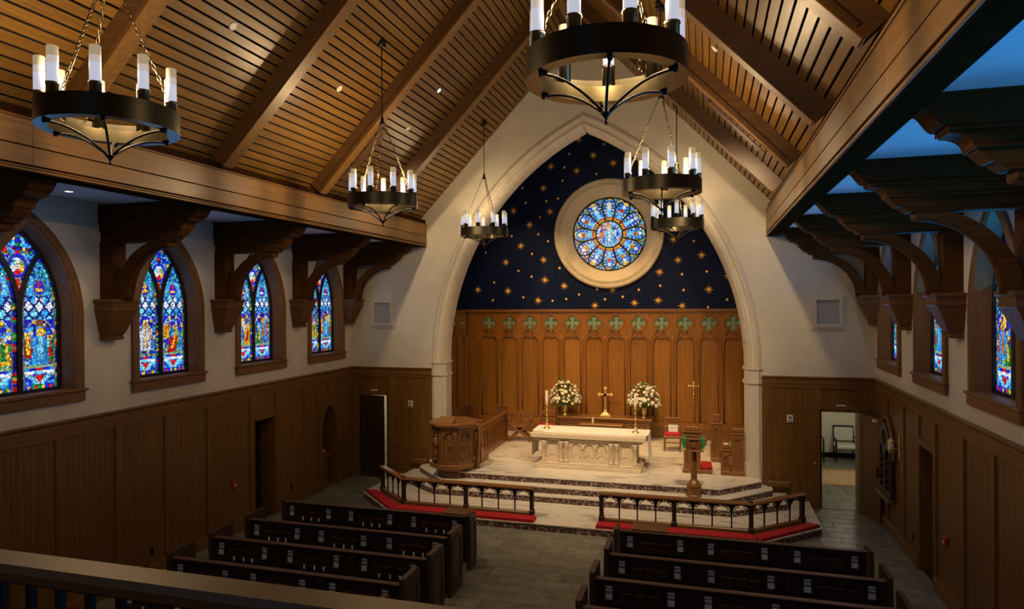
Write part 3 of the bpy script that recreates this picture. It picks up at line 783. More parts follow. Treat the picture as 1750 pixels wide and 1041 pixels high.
# ================================================================== BRACKETS
def arc(cx, cz, rx, rz, a0, a1, n): return [(cx+rx*math.cos(math.radians(a0+(a1-a0)*i/n)), cz+rz*math.sin(math.radians(a0+(a1-a0)*i/n))) for i in range(n+1)]
def make_bracket(s, th=1.0, y0=None, y1=None):
    # local: origin at the wall face (x=0 at the wall, positive into the room), z world; y centred
    b = thing('timber_bracket', '', 'bracket')
    def pr(poly, hw, name, mat, ya=None, yb=None):
        m = MB(); m.prism([(-s*(p[0]), p[1]) for p in poly], 'xz', -hw if ya is None else ya, hw if yb is None else yb)
        o = m.build(name, mat, b); return o
    D = lambda ax: W-ax       # distance from the wall of an |x|
    # top layer with cyma end
    l1 = [(0, ZC-.004), (D(4.31), ZC-.004), (D(4.31), 5.955)]
    l1 += [(D(4.31+.19*t), 5.955-.145*(t-.16*math.sin(2*PI*t))) for t in [i/8 for i in range(1, 9)]]+[(D(4.50), 5.775), (0, 5.775)]
    pr(l1, .15, 'upper_beam', MT['bracket'])
    l2 = [(0, 5.777), (D(4.515), 5.777), (D(4.515), 5.755)]+[(D(4.515+.16*math.sin(t*PI/2)), 5.755-.105*(1-math.cos(t*PI/2))) for t in [i/6 for i in range(1, 7)]]+[(D(4.685), 5.635), (0, 5.635)]
    pr(l2, .125, 'middle_beam', MT['bracket'])
    l3 = [(0, 5.637), (D(4.71), 5.637), (D(4.71), 5.615), (D(4.79), 5.535), (D(4.82), 5.535), (D(4.89), 5.475), (0, 5.475)]
    pr(l3, .105, 'lower_beam', MT['bracket'])
    # thin mouldings on the sides
    for (zz, ox, hw) in ((5.785, 4.50, .165), (5.645, 4.68, .14), (5.48, 4.90, .12)):
        m = MB(); a, c = sorted((0, -s*D(ox))); m.bbox(a, c, -hw, hw, zz-.012, zz+.014, .006); m.build('edge_moulding', MT['bracket'], b)
    # curved brace
    c0 = arc(D(4.96), 4.58, -(D(4.96)-D(5.80)), .82, 0, 90, 14)      # from post side to beam tip
    c1 = arc(D(4.96), 4.58, -(D(4.96)-D(5.97)), .93, 90, 0, 14)
    # c0 x must move from near the wall to the beam tip
    pr(c0+c1, .10, 'curved_brace', MT['bracket'])
    m = MB(); path = [(-s*x, 0, z) for x, z in c0]
    m.tube(path, .03, 6, False, 2.6); m.build('brace_moulding', MT['bracket'], b, True)
    # post and corbel
    pr([(0, 4.60), (D(5.96), 4.60), (D(5.96), 5.48), (0, 5.48)], .125, 'wall_post', MT['bracket'])
    kn = [(D(5.96)-.02, 4.58), (D(5.90), 4.58), (D(5.92), 4.64), (D(5.90), 4.70), (D(5.96)-.02, 4.74)]
    pr(kn, .09, 'carved_knop', MT['bracket'])
    cp = MB()
    def ring(hx, hy, z): return [(0, -hy, z), (-s*hx, -hy, z), (-s*hx, hy, z), (0, hy, z)]
    rows = [(.16, .13, 3.97), (.18, .15, 3.985), (.18, .15, 4.01), (.16, .135, 4.03), (.21, .16, 4.10), (.30, .20, 4.30), (.355, .225, 4.42), (.37, .235, 4.425), (.37, .235, 4.455), (.36, .225, 4.47), (.375, .235, 4.55), (.40, .255, 4.555), (.40, .255, 4.595), (.38, .24, 4.605)]
    v = []; f = []
    for (hx, hy, z) in rows: v += ring(hx, hy, z)
    for k in range(len(rows)-1):
        for i in range(4): f.append((4*k+i, 4*k+(i+1) % 4, 4*k+4+(i+1) % 4, 4*k+4+i))
    f += [(0, 1, 2, 3), tuple(4*(len(rows)-1)+i for i in (3, 2, 1, 0))]
    cp.add(v, f).build('corbel', MT['corbel'], b)
    return b
ORD = ('first', 'second', 'third', 'fourth', 'fifth')
for s, nm in ((-1, 'left'), (1, 'right')):
    proto = make_bracket(s)
    proto.location = (s*W, -.262, 0)
    proto['label'] = 'dark timber bracket against the chancel wall at the %s front corner' % nm; proto['group'] = 'timber wall brackets'
    for k, y in enumerate(BRY):
        c = copy_tree(proto); c.location = (s*W, y, 0)
        c['label'] = 'dark stepped timber bracket on the %s wall, %s out from the front corner' % (nm, ORD[k])

# ================================================================== STAINED GLASS
def C8(r, g, b):
    f = lambda v: (v/255/12.92) if v/255 <= .04045 else ((v/255+.055)/1.055)**2.4
    return (f(r), f(g), f(b))
SKY = C8(55, 165, 250); CYAN = C8(120, 215, 255); DEEP = C8(25, 40, 200); NAVY_G = C8(15, 22, 110); RED = C8(215, 22, 22); GRN = C8(25, 135, 60); LGRN = C8(120, 175, 90); YEL = C8(250, 195, 45); WHT = C8(228, 238, 255); PUR = C8(120, 45, 120); SKIN = C8(225, 190, 150); ORG = C8(225, 120, 30); BRN = C8(120, 75, 40); TEAL = C8(30, 120, 140); CREAM = C8(210, 205, 165); BLK = (.004, .004, .006); GREY = C8(150, 160, 160)
def hsh(*a):
    v = math.sin(sum(k*q for k, q in zip(a, (12.9898, 78.233, 37.719, 5.173))))*43758.5453; return v-math.floor(v)
def figure(u, v, cx, base, h, robe, robe2, hair, lean):
    # standing robed figure, None where the glass shows background
    x = (u-cx-lean*(v-base)/h)/h; t = (v-base)/h
    if t < 0 or t > 1.08: return None
    if (x**2+(t-.90)**2) < .075**2: return SKIN if t < .92 else hair
    if (x**2+(t-.92)**2) < .125**2: return YEL if hsh(cx, h) > .4 else WHT
    if t < .82:
        w = .10+.17*(1-t)**.8
        if abs(x) < w:
            if abs(x) < w*.34 and t > .15: return robe2
            return robe if int((x/w+1)*5+t*2.2) % 3 else tuple(.55*k for k in robe)
        if .48 < t < .72 and abs(x) < .27: return robe2 if x > 0 else robe
    return None
def lancet_col(u, z, half, zb, zt, seed):
    # u: -half..half across the lancet, z height
    H = zt-zb; v = (z-zb)/H; q = u/half
    r = lambda *a: hsh(seed*1.7, *a)
    k = int((z-zb)/.04)
    dk = lambda c, m: tuple(m*t for t in c)
    if abs(q) > .84 and v < .86:
        return dk((RED, DEEP, GRN, TEAL, YEL, NAVY_G, DEEP, GRN, LGRN, NAVY_G)[int(r(k, q > 0)*10)], .65)
    if abs(q) > .77 and v < .84: return dk(GREY, .35)
    if v < .045:
        a = (q*2.5) % 1; e = abs(a-.5)*2+abs(v/.045-.5)*2
        return (RED if r(int(q*2.5+9), 2) > .5 else YEL) if e < .7 else (GRN if r(int(q*5+9), 3) > .6 else DEEP)
    if v < .17:
        w = (v-.045)/.125
        if .48 < w-.10*(1-q*q) < .70: return WHT if r(int(q*6), 8) > .2 else CYAN
        if w > .80: return RED if abs(q) < .16 else (DEEP if abs(q) < .55 else SKY)
        if w < .5 and abs(q) < w*.55: return RED
        return CYAN if abs(abs(q)-w*1.1) < .2 else (SKY if r(int(q*5), int(w*5)) > .4 else DEEP)
    if v < .19: return LGRN if int(u*60) % 2 else GREY
    if v < .53:
        top = .53-.10*(abs(q)/.77)**2
        if v > top: return DEEP if v > top+.012 else dk(WHT, .7)
        vv = z-zb
        for (cx, bs, h, a, b2, hr, ln) in figs[seed % len(figs)]:
            c = figure(u/half*.26, vv, cx, .36+bs, h, a, b2, hr, ln)
            if c: return dk(c, .5+.6*r(int(u*38), int(z*34)))
        if v < .25: return (GRN, LGRN, BRN, DEEP, CYAN)[int(r(int(u*30), int(v*60))*5)]
        return (DEEP, NAVY_G, SKY, DEEP, BRN, TEAL, YEL, DEEP, CREAM)[int(r(int(u*20), int(z*19))*9)]
    if v < .70:
        a = u/.16+z/.20; b = u/.16-z/.20
        fa, fb = a % 1, b % 1
        if min(fa, 1-fa, fb, 1-fb) < .12: return NAVY_G
        row = math.floor(a)-math.floor(b); mid = round(2*(zb+.635*H)/.20)
        return WHT if (row == mid or (row == mid+1 and abs(q) < .25)) else (CYAN if r(math.floor(a), math.floor(b)) > .7 else SKY)
    if v < .83:
        dx = q*.26; dz = z-(zb+.765*H); d = math.hypot(dx, dz)
        if d < .10:
            if abs(dx) < .02 and dz > -.02 or (abs(dz-.035) < .014 and abs(dx) < .05): return RED if seed % 2 else YEL
            if -.06 < dz < -.005 and abs(dx) < .07: return YEL if seed % 3 else WHT
            return DEEP
        if d < .122: return dk(GREY, .7)
        return SKY if r(int(u*24), int(z*24)) > .4 else (CYAN if r(int(u*24), 5) > .5 else TEAL)
    g = r(int(u*30), int(z*26)); return (TEAL, SKY, DEEP, GRN, SKY, CYAN, NAVY_G, TEAL)[int(g*8)]
def kite_col(u, z, zc, seed):
    dx, dz = u, z-zc; d = math.hypot(dx, dz*.85)
    if d < .10:
        a = math.atan2(dz, dx)
        if d < .035: return SKIN if dz > 0 else WHT
        return (WHT, RED, YEL, LGRN, WHT, CYAN)[int(((a+PI)/(2*PI))*6) % 6]
    if d < .155: return DEEP if d < .145 else GREY
    if abs(u) < .03 and z < zc: return RED
    g = hsh(seed, int(u*28), int(z*28)); return (DEEP, TEAL, DEEP, GRN, SKY, NAVY_G, DEEP, CYAN, TEAL, RED, SKY, YEL)[int(g*12)]
figs = [
    [(-.09, 0, .40, SKY, RED, BRN, 0), (.10, .02, .38, YEL, GRN, BRN, -.02), (.0, .26, .30, RED, SKY, YEL, 0)],
    [(.0, 0, .50, SKY, CYAN, YEL, .02), (.15, .05, .36, GRN, RED, BRN, 0), (-.16, .1, .34, RED, YEL, BRN, 0)],
    [(-.12, 0, .46, CYAN, DEEP, SKIN, 0), (.10, .0, .42, YEL, RED, BRN, .05), (.02, .30, .22, WHT, YEL, BRN, 0)],
    [(.05, .08, .44, SKY, ORG, BRN, 0), (-.12, 0, .34, GRN, YEL, BRN, .06), (.17, .0, .30, SKY, RED, BRN, 0)],
    [(.0, .05, .48, WHT, SKIN, BRN, 0), (-.16, 0, .3, SKY, DEEP, BRN, 0), (.16, 0, .3, DEEP, SKY, BRN, 0)],
    [(-.05, 0, .36, RED, YEL, BRN, .12), (.12, .05, .42, SKY, GRN, BRN, -.08), (-.15, .25, .28, YEL, ORG, BRN, 0)],
]
ZSP, GC, GH, GZB = 4.35, .93, .585, 3.31       # springing, arch centre offset, glass half width, glass bottom
GR = GC+GH
GAPEX = ZSP+math.sqrt(GR*GR-GC*GC)
def half_w(z): return GH if z < ZSP else (math.sqrt(max(0, GR*GR-(z-ZSP)**2))-GC)
MUL = .032; RIN = GR
def mull_x(z): return MUL if z < ZSP else MUL+RIN-math.sqrt(max(0, RIN*RIN-(z-ZSP)**2))
LCX = (GH+MUL)/2
LAPEX = ZSP+math.sqrt(RIN**2-(GC+LCX)**2) if RIN > GC+LCX else ZSP+.8
def lancet_outline(sg, ins=.018, n=12):
    # lancet between the mullion and the jamb
    p = [(MUL, GZB+ins), (GH-ins, GZB+ins)]
    zt = None
    zz = [ZSP+(LAPEX-.012-ZSP)*i/n for i in range(n+1)]
    p += [(half_w(z)-ins, z) for z in zz]
    p += [(min(mull_x(z), half_w(z)-ins), z) for z in reversed(zz)]
    return [(sg*a, b) for a, b in p]
def kite_outline(n=10, ins=.018, band=.062):
    # above the forked mullion
    z0 = ZSP+math.sqrt(max(0, (RIN+band)**2-(RIN+MUL)**2)); R2 = RIN+band
    left = []
    z = z0; zs = []
    f = lambda z: -(MUL+RIN)+math.sqrt(max(0, R2*R2-(z-ZSP)**2))     # x of the inner fork edge (negative side)
    zc = z0
    while zc < GAPEX and -f(zc) < half_w(zc)-ins: zc += .004
    A = [(-f(z0+(zc-z0)*i/n), z0+(zc-z0)*i/n) for i in range(n+1)]
    B = [(max(0, half_w(zc+(GAPEX-.02-zc)*i/n)-ins), zc+(GAPEX-.02-zc)*i/n) for i in range(1, n+1)]
    rt = [(0, z0-.005)]+A[1:]+B
    top = rt[-1]
    return rt[:-1]+[(0, top[1])]+[(-a, b) for a, b in reversed(rt[1:-1])]
LO_R = lancet_outline(1); LO_L = lancet_outline(-1); KO = kite_outline()
def glass_mesh(seed, s):
    cell = .021; v = []; f = []; cols = []
    nx = int(2*GH/cell)+1; nz = int((GAPEX-GZB)/cell)+2
    J = RN
    grid = [[(-GH+i*cell+J.uniform(-.3, .3)*cell, GZB+j*cell+J.uniform(-.3, .3)*cell) for i in range(nx+1)] for j in range(nz+1)]
    idx = {}
    def vid(i, j):
        if (i, j) not in idx: idx[(i, j)] = len(v); v.append((0, grid[j][i][0], grid[j][i][1]))
        return idx[(i, j)]
    zk = ZSP+.72
    for j in range(nz):
        for i in range(nx):
            u = -GH+(i+.5)*cell; z = GZB+(j+.5)*cell
            if abs(u) > half_w(z)+cell: continue
            mx = mull_x(z)
            if abs(u) >= mx-.02:
                sg = 1 if u > 0 else -1; lw = (half_w(z)-mx)/2; uc = sg*(half_w(z)+mx)/2
                hw = max(.05, lw)
                du = (u-uc)*(((GH-MUL)/2)/hw if z > ZSP and hw < .26 else 1)
                c = lancet_col(du, z, (GH-MUL)/2, GZB, LAPEX, seed*2+(sg > 0))
            else:
                c = kite_col(u, z, zk, seed)
            f.append((vid(i, j), vid(i+1, j), vid(i+1, j+1), vid(i, j+1))); k = .8+.4*RN.random(); cols.append(tuple(q*k for q in c))
    me = mesh_from('stained_glass', v, f, False, False)
    at = me.attributes.new('Col', 'FLOAT_COLOR', 'FACE'); at.data.foreach_set('color', [q for c in cols for q in (*c, 1.0)])
    return me
def window(s, cy, n, seed):
    X = s*W; fx = s*(W-.045)
    w = bpy.data.objects.new('window_%d' % n, None); COL.objects.link(w); w.location = (X, cy, 3.1); w['kind'] = 'structure'
    L0 = lambda m, nm, mat, sm=False: m.build(nm, mat, w, sm, loc=(-X, -cy, -3.1))
    po = pointed(cy, .81, 3.22, ZSP, GC, 14); pi_ = pointed(cy, .655, 3.24, ZSP, GC, 14)
    # casing: swept frame, two steps
    N = len(po); loops = []
    steps_ = [(.81, 0.0), (.81, .045), (.775, .055), (.70, .055), (.685, .035), (.665, .03), (.655, .0), (.60, -.22)]
    vv = []
    for (h, dpt) in steps_:
        vv += [(s*(W-dpt), a, b) for a, b in pointed(cy, h, 3.22, ZSP, GC, 14)]
    ff = []
    for k in range(len(steps_)-1):
        for i in range(1, N):
            j = (i+1) % N
            ff.append((k*N+i, k*N+j, (k+1)*N+j, (k+1)*N+i))
    o = L0(MB().add(vv, ff), 'casing', MT['casing']); auto_smooth(o, 30)
    # sill and apron
    x0, x1 = sorted((s*(W-.075), s*(W+.23))); L0(MB().bbox(x0, x1, cy-.66, cy+.66, 3.255, 3.285, .008), 'inner_sill', MT['casing'])
    x0, x1 = sorted((s*(W-.09), s*W)); L0(MB().bbox(x0, x1, cy-.85, cy+.85, 3.24, 3.275, .008), 'sill_nosing', MT['casing'])
    x0, x1 = sorted((s*(W-.06), s*W)); L0(MB().bbox(x0, x1, cy-.82, cy+.82, 3.09, 3.24, .01), 'apron', MT['casing'])
    # black metal tracery
    fr = MB(); T = lambda L: [(cy+a, b) for a, b in L]
    fr.plate(pointed(cy, .625, 3.27, ZSP, GC, 14), [T(LO_R), T(LO_L), T(KO)], 'yz', s*(W+.17), s*(W+.23))
    L0(fr, 'tracery', MT['frame'])
    area(w, (-s*.10, 0, 1.15), (-s, 0, .5) if s < 0 else (-s, -.5, 1.2), 1.0, 1.7, P_DAY*(.22 if s < 0 else (1.4, 1.9, 2.1, 2.3, 2.6)[seed-5]), (.0, .36, 1.0))
    g = obj('stained_glass', glass_mesh(seed, s), MT['glass'], w, (s*(W+.205)-X, 0, -3.1)); g['kind'] = 'stuff'
    return w
n = 1
for s in (-1, 1):
    for k, cy in enumerate(WY):
        window(s, cy if s < 0 else cy+.06, n, k+(0 if s < 0 else 5)); n += 1

# ================================================================== ROSE WINDOW
RC = Vector((0, YCB, 6.50))
rose = bpy.data.objects.new('window_%d' % n, None); COL.objects.link(rose); rose.location = RC; rose['kind'] = 'structure'; n += 1
# stone ring in voussoirs: profile (radius, y offset)
RP = [(1.62, 0.02), (1.62, -.06), (1.59, -.10), (1.53, -.11), (1.50, -.085), (1.47, -.10), (1.40, -.105), (1.37, -.06), (1.335, -.05), (1.20, .13), (1.175, .14), (1.16, .16), (1.13, .17), (1.10, .20), (1.10, .30), (1.62, .30)]
for k in range(12):
    a0 = 2*PI*(k+.0)/12+.0008; a1 = 2*PI*(k+1)/12-.0008; T = 8; m = MB(); path = []; ax = []
    for i in range(T+1):
        t = a0+(a1-a0)*i/T; path.append(Vector((0, 0, 0))); ax.append(Vector((math.cos(t), 0, math.sin(t))))
    m.sweep(path, RP, lambda j: (ax[j], Vector((0, 1, 0))))
    auto_smooth(m.build('ring_stone', MT['stone'], rose), 40)
RG = 1.10
def petal_w(r):   # half angle of a petal at radius r (fraction of RG)
    A = math.radians(14.7)
    if r < .37: return 0
    if r < .66: return A
    t = (r-.66)/.315; return A*math.sqrt(max(0, 1-t**2.0))**1.15 if t < 1 else 0
def rose_col(r, th):
    sec = 2*PI/12
    g = lambda *a: hsh(3.3, *a)
    if r < .345:
        x, z = r*math.cos(th), r*math.sin(th)
        c = figure(x, z+.30, 0.0, .02, .52, CYAN, WHT, SKIN, 0)
        if c: return c
        if abs(x) < .16 and -.05 < z < .16 and abs(abs(x)-.10) < .05: return (RED if x < 0 else GRN)
        if r > .27: return (CYAN, WHT, ORG, CYAN, RED, SKY)[int(g(int(th*14), 1)*6)]
        return (DEEP, SKY, DEEP, CYAN, ORG, WHT)[int(g(int(x*16), int(z*16))*6)]
    k = math.floor((th-PI/2)/sec+.5); d = th-PI/2-k*sec
    pw = petal_w(r)
    if pw > 0 and abs(d) < pw:
        q = d/pw; w = r*math.sin(abs(d))
        if r < .435: return YEL if (int((q+1)*5.5) % 2) else C8(90, 60, 10)
        if r < .468: return RED
        if abs(q) > .80:
            return (GRN, YEL, GRN, TEAL)[int(g(int(r*26), k, q > 0)*4)] if r < .9 else YEL
        if r > .92: return YEL
        lat = r*d
        if r < .66 and abs(lat) < .065+.02*math.sin(r*40): return CYAN if abs(lat) < .05 else SKY
        if (lat/.05)**2+((r-.70)/.055)**2 < 1: return (RED, WHT, ORG, RED)[int(g(k, 4)*4)]
        if (lat/.045)**2+((r-.82)/.05)**2 < 1: return WHT
        if abs(q) > .5: return DEEP if int(r*22) % 2 else (WHT if g(int(r*30), k) > .7 else SKY)
        return (GRN, SKY, DEEP, TEAL, YEL)[int(g(int(r*24), int(q*3), k)*5)]
    return (SKY, GRN, CYAN, RED, GRN, YEL, DEEP, TEAL)[int(g(int(r*26), int(th*40))*8)]
v = []; f = []; cols = []
NR, NT = 64, 300
for j in range(NR+1):
    for i in range(NT):
        r = (j/NR)*RG; t = 2*PI*(i+RN.uniform(-.25, .25))/NT; rr = max(.001, r+(RN.uniform(-.25, .25)*RG/NR if 0 < j < NR else 0))
        v.append((rr*math.cos(t), 0, rr*math.sin(t)))
for j in range(NR):
    for i in range(NT):
        f.append((j*NT+i, j*NT+(i+1) % NT, (j+1)*NT+(i+1) % NT, (j+1)*NT+i)); k = .8+.4*RN.random()
        cols.append(tuple(q*k for q in rose_col((j+.5)/NR, 2*PI*(i+.5)/NT)))
me = mesh_from('rose_glass', v, f, False, False)
at = me.attributes.new('Col', 'FLOAT_COLOR', 'FACE'); at.data.foreach_set('color', [q for c in cols for q in (*c, 1.0)])
g = obj('stained_glass', me, MT['glass_rose'], rose, (0, .225, 0)); g['kind'] = 'stuff'
# leading: centre ring, outer ring, twelve petals
def circ(r, n=48): return [(r*math.cos(2*PI*i/n), .215, r*math.sin(2*PI*i/n)) for i in range(n)]
MB().tube(circ(.36*RG), .020, 6, True).build('centre_lead', MT['frame'], rose, True)
MB().tube(circ(.985*RG, 64), .026, 6, True).build('rim_lead', MT['frame'], rose, True)
for k in range(12):
    a = PI/2+2*PI*k/12; pts = []
    rs = [.37+.6*i/22 for i in range(23)]
    for r in rs: pts.append((r*RG*math.cos(a-petal_w(r)), .213, r*RG*math.sin(a-petal_w(r))))
    for r in reversed(rs[:-1]): pts.append((r*RG*math.cos(a+petal_w(r)), .213, r*RG*math.sin(a+petal_w(r))))
    MB().tube(pts, .019, 5).build('petal_lead', MT['frame'], rose, True)
# back of the rose opening
MB().lathe([(.001, .26), (1.5, .26)], (0, 0, 0), 32, False, 'y').build('rear_board', MT['black'], rose)

# ================================================================== REAR WALL AND GALLERY
rw = struct(MB().plate([(-6.5, 0), (6.5, 0), (6.5, 6.3), (4.5, 6.3), (4.5, roof_z(4.5)), (0, RZ+.1), (-4.5, roof_z(4.5)), (-4.5, 6.3), (-6.5, 6.3)], [pointed(0, 1.6, 4.6, 6.8, 1.6, 10)], 'xz', YB-.2, YB).build('wall_rear', MT['plaster']))
w = bpy.data.objects.new('window_%d' % n, None); COL.objects.link(w); w.location = (0, YB, 4.6); w['kind'] = 'structure'  # out-of-view window, added to throw blue light into the nave
pp = pointed(0, 1.6, 4.6, 6.8, 1.6, 10)
MB().add([(a, -.1, b-4.6) for a, b in pp], [tuple(range(len(pp)))]).build('added_blue_pane', MT['added_rear_glass'], w)
MB().tube([(a, -.05, b-4.6) for a, b in pp], .05, 6, True).build('window_frame', MT['frame'], w)
for x in (-.53, .53): MB().box(x-.03, x+.03, -.1, -.04, 0, 3.0).build('mullion', MT['frame'], w)
struct(MB().box(-6.2, 6.2, YB, -14.55, 2.62, 2.90).build('floor_gallery', MT['wains_x']))
# ================================================================== CHANDELIERS
def link_mesh(m, p, q, twist, r=.0045, w=.013):
    d = (q-p); L = d.length; d.normalize()
    a = d.cross(Vector((0, 0, 1)) if abs(d.z) < .95 else Vector((1, 0, 0))).normalized(); b = d.cross(a)
    side = a*math.cos(twist)+b*math.sin(twist); pts = []
    for i in range(8):
        t = 2*PI*i/8; pts.append((p+q)/2+d*(L*.62*math.cos(t))+side*(w*math.sin(t)))
    m.tube(pts, r, 4, True)
def chain(m, p, q, step=.052):
    p, q = Vector(p), Vector(q); n = max(2, int((q-p).length/step))
    for i in range(n): link_mesh(m, p+(q-p)*(i/n), p+(q-p)*((i+1)/n), PI/2*(i % 2))
CZ = 6.04      # underside of the ring; local z = world z - CZ
def make_chandelier():
    c = thing('chandelier', '', 'chandelier')
    ro, ri, h = .555, .455, .185
    MB().lathe([(ro, 0), (ro, h), (ro-.012, h), (ro-.012, .012), (ri, .012)], (0, 0, 0), 48, False).build('outer_band', MT['band'], c, False)
    MB().lathe([(ro, 0), (ri, 0), (ri, h*.62), (ri+.01, h*.62), (ri+.01, .012)], (0, 0, 0), 48, False).build('inner_band', MT['bronze'], c, False)
    for o in c.children: auto_smooth(o, 40)
    cup = MB().lathe([(.001, .012), (.047, .012), (.047, .255), (.052, .26), (.052, .275), (.04, .275), (.04, .2), (.001, .2)], (0, 0, 0), 12, False).mesh('candle_cup', True)
    tube = MB().lathe([(.036, .26), (.043, .265), (.043, .425)], (0, 0, 0), 14, False).mesh('lamp_sleeve', True)
    mid = MB().lathe([(.043, .425), (.043, .485)], (0, 0, 0), 14, False).mesh('lamp_middle', True)
    tip = MB().lathe([(.043, .485), (.043, .565), (.039, .568), (.001, .566)], (0, 0, 0), 14, False).mesh('lamp_tip', True)
    for k in range(9):
        a = 2*PI*k/9+.35; p = (.505*math.cos(a), .505*math.sin(a), 0)
        cc = obj('candle_cup', cup, MT['bronze'], c, p); obj('lamp_sleeve', tube, MT['lamp_white'], cc); obj('lamp_middle', mid, MT['lamp_mid'], cc); obj('lamp_tip', tip, MT['lamp_tip'], cc)
    arm = MB()
    pts = []
    for i in range(11):
        t = i/10; r = .52*(1-t)+.02*t; z = -.012-.20*(t**1.9); pts.append((r, 0, z+.012*math.sin(PI*t)))
    arm.tube(pts, .011, 6); arm.lathe([(.015, -.03), (.018, -.01), (.018, .0)], (.505, 0, 0), 8); am = arm.mesh('arm', True)
    for k in range(6): obj('arm', am, MT['iron'], c, (0, 0, 0), 2*PI*k/6+.1)
    MB().lathe([(.001, -.30), (.012, -.285), (.006, -.265), (.013, -.25), (.018, -.24), (.034, -.225), (.04, -.212), (.03, -.20), (.001, -.2)], (0, 0, 0), 10, False).build('finial', MT['iron'], c, True)
    for k in range(3):
        a = 2*PI*k/3+.55; m = MB(); p = Vector((.50*math.cos(a), .50*math.sin(a), .20)); q = Vector((.03*math.cos(a), .03*math.sin(a), 1.37))
        dv = Vector((math.cos(a), math.sin(a), 0))
        m.tube([p+dv*(.022*math.cos(2*PI*i/10))+Vector((0, 0, .022*math.sin(2*PI*i/10)+.01)) for i in range(10)], .005, 4, True)
        chain(m, p+Vector((0, 0, .03)), q); m.build('chain', MT['bronze'], c, True)
    for k in range(3): point(c, (.27*math.cos(2*PI*k/3), .27*math.sin(2*PI*k/3), .50), P_CANDLE, (1.0, .70, .38), .06)
    MB().lathe([(.001, 1.33), (.045, 1.34), (.05, 1.36), (.02, 1.40), (.03, 1.42), (.012, 1.47), (.001, 1.47)], (0, 0, 0), 10, False).build('hub', MT['iron'], c, True)
    return c
CHX = [(-2.22, -11.15, 'large ring chandelier with nine glass candles nearest the camera on the left'), (2.12, -11.18, 'large ring chandelier nearest the camera, hanging right of centre at the top'),
       (-2.21, -6.01, 'ring chandelier in the middle of the left row below the second rafter'), (2.17, -6.04, 'ring chandelier in the middle of the right row, in front of the rose window'),
       (-2.19, -.93, 'small looking ring chandelier at the far end of the left row by the chancel arch'), (2.18, -1.1, 'far right ring chandelier, seen just below the middle right one')]
cp = make_chandelier()
for k, (x, y, lab) in enumerate(CHX):
    c = cp if k == 0 else copy_tree(cp)
    c.location = (x, y, CZ); c.rotation_euler = (0, 0, (.1, .62, .27, .5, .9, .2)[k]); c['label'] = lab; c['group'] = 'ring chandeliers'
    if y > -2:
        for ch in c.children:
            if ch.type == 'LIGHT': ch.data = ch.data.copy(); ch.data.energy = P_CANDLE*.3
    top = roof_z(x)-CZ
    # rod and canopy under the planks
    m = MB(); n_ = 26
    m.tube([(.004*math.cos(i*1.6), .004*math.sin(i*1.6), 1.45+(top-.08-1.45)*i/n_) for i in range(n_+1)], .009, 6)
    m.build('suspension_rod', MT['iron'], c)
    d, nn = slope_frame(1 if x > 0 else -1); m = MB()
    m.lathe([(.07, 0), (.07, -.03), (.05, -.05), (.02, -.055), (.018, -.09), (.001, -.09)], (0, 0, 0), 14, False)
    M = Matrix.Rotation(-c.rotation_euler.z, 4, 'Z') @ nn.to_track_quat('Z', 'Y').to_matrix().to_4x4()
    m.xf(M); m.build('ceiling_canopy', MT['iron'], c, loc=(0, 0, top))

# spots behind the chancel arch
cl = thing('chancel_spot_bar', 'lighting bar hidden above the chancel behind the arch', 'light fixture', (0, .55, 9.3))
MB().tube([(-2.4, .55, 9.35), (2.4, .55, 9.35)], .025, 8).build('bar', MT['iron'], cl, w=True)
for x in (-2.4, 2.4): MB().tube([(x, .55, 9.35), (x, .55, 10.1)], .02, 8).build('hanger', MT['iron'], cl, w=True)
for (x, tx, ty, tz, pw, sz) in ((-2.2, -2.6, 4.0, 4.4, .9, 44), (-1.2, -.9, 3.9, 2.6, 1.0, 56), (0, .1, 4.0, 2.4, 1.25, 52), (1.2, 1.3, 3.9, 2.4, .7, 56), (2.2, 2.4, 3.9, 2.2, .35, 56), (-.5, -.6, .8, .6, 1.1, 60), (.9, .8, -.2, .6, 1.1, 60)):
    q = Vector((x, .55, 9.26)); tg = Vector((tx, ty, tz)); dr = (tg-q).normalized()
    M = dr.to_track_quat('Z', 'Y').to_matrix().to_4x4()
    hd = MB().lathe([(.001, -.12), (.05, -.11), (.055, 0), (.05, .012)], (0, 0, 0), 10, False).xf(M).build('spot_head', MT['iron'], cl, loc=tuple(q-cl.location))
    MB().lathe([(.001, .005), (.045, .005)], (0, 0, 0), 10, False).xf(M).build('lens', MT['bulb'], hd)
    spot(cl, q+dr*.05, tg, P_CHANCEL*pw, WARM, sz, .75, .06)

# ================================================================== ALTAR
al = thing('altar', 'carved cream limestone altar with arcaded front at the centre of the chancel', 'altar', (.07, .25, ZCH))
AX0, AX1, AY0, AY1 = -1.16, 1.32, -.30, .80
MB().bbox(AX0, AX1, AY0, AY1, ZCH, .665, .01).build('base_step', MT['altar'], al, w=True)
MB().bbox(AX0+.05, AX1-.05, AY0+.05, AY1-.05, .665, .70, .012).build('base_step', MT['altar'], al, w=True)
MB().box(AX0+.14, AX1-.14, AY0+.19, AY1-.16, .70, 1.22).build('core', MT['altar'], al, w=True)
MB().bbox(-1.30, 1.42, -.24, .78, 1.27, 1.38, .012).build('table_top', MT['altar'], al, w=True)
MB().bbox(-1.22, 1.34, -.17, .72, 1.20, 1.27, .03).build('under_moulding', MT['altar'], al, w=True)
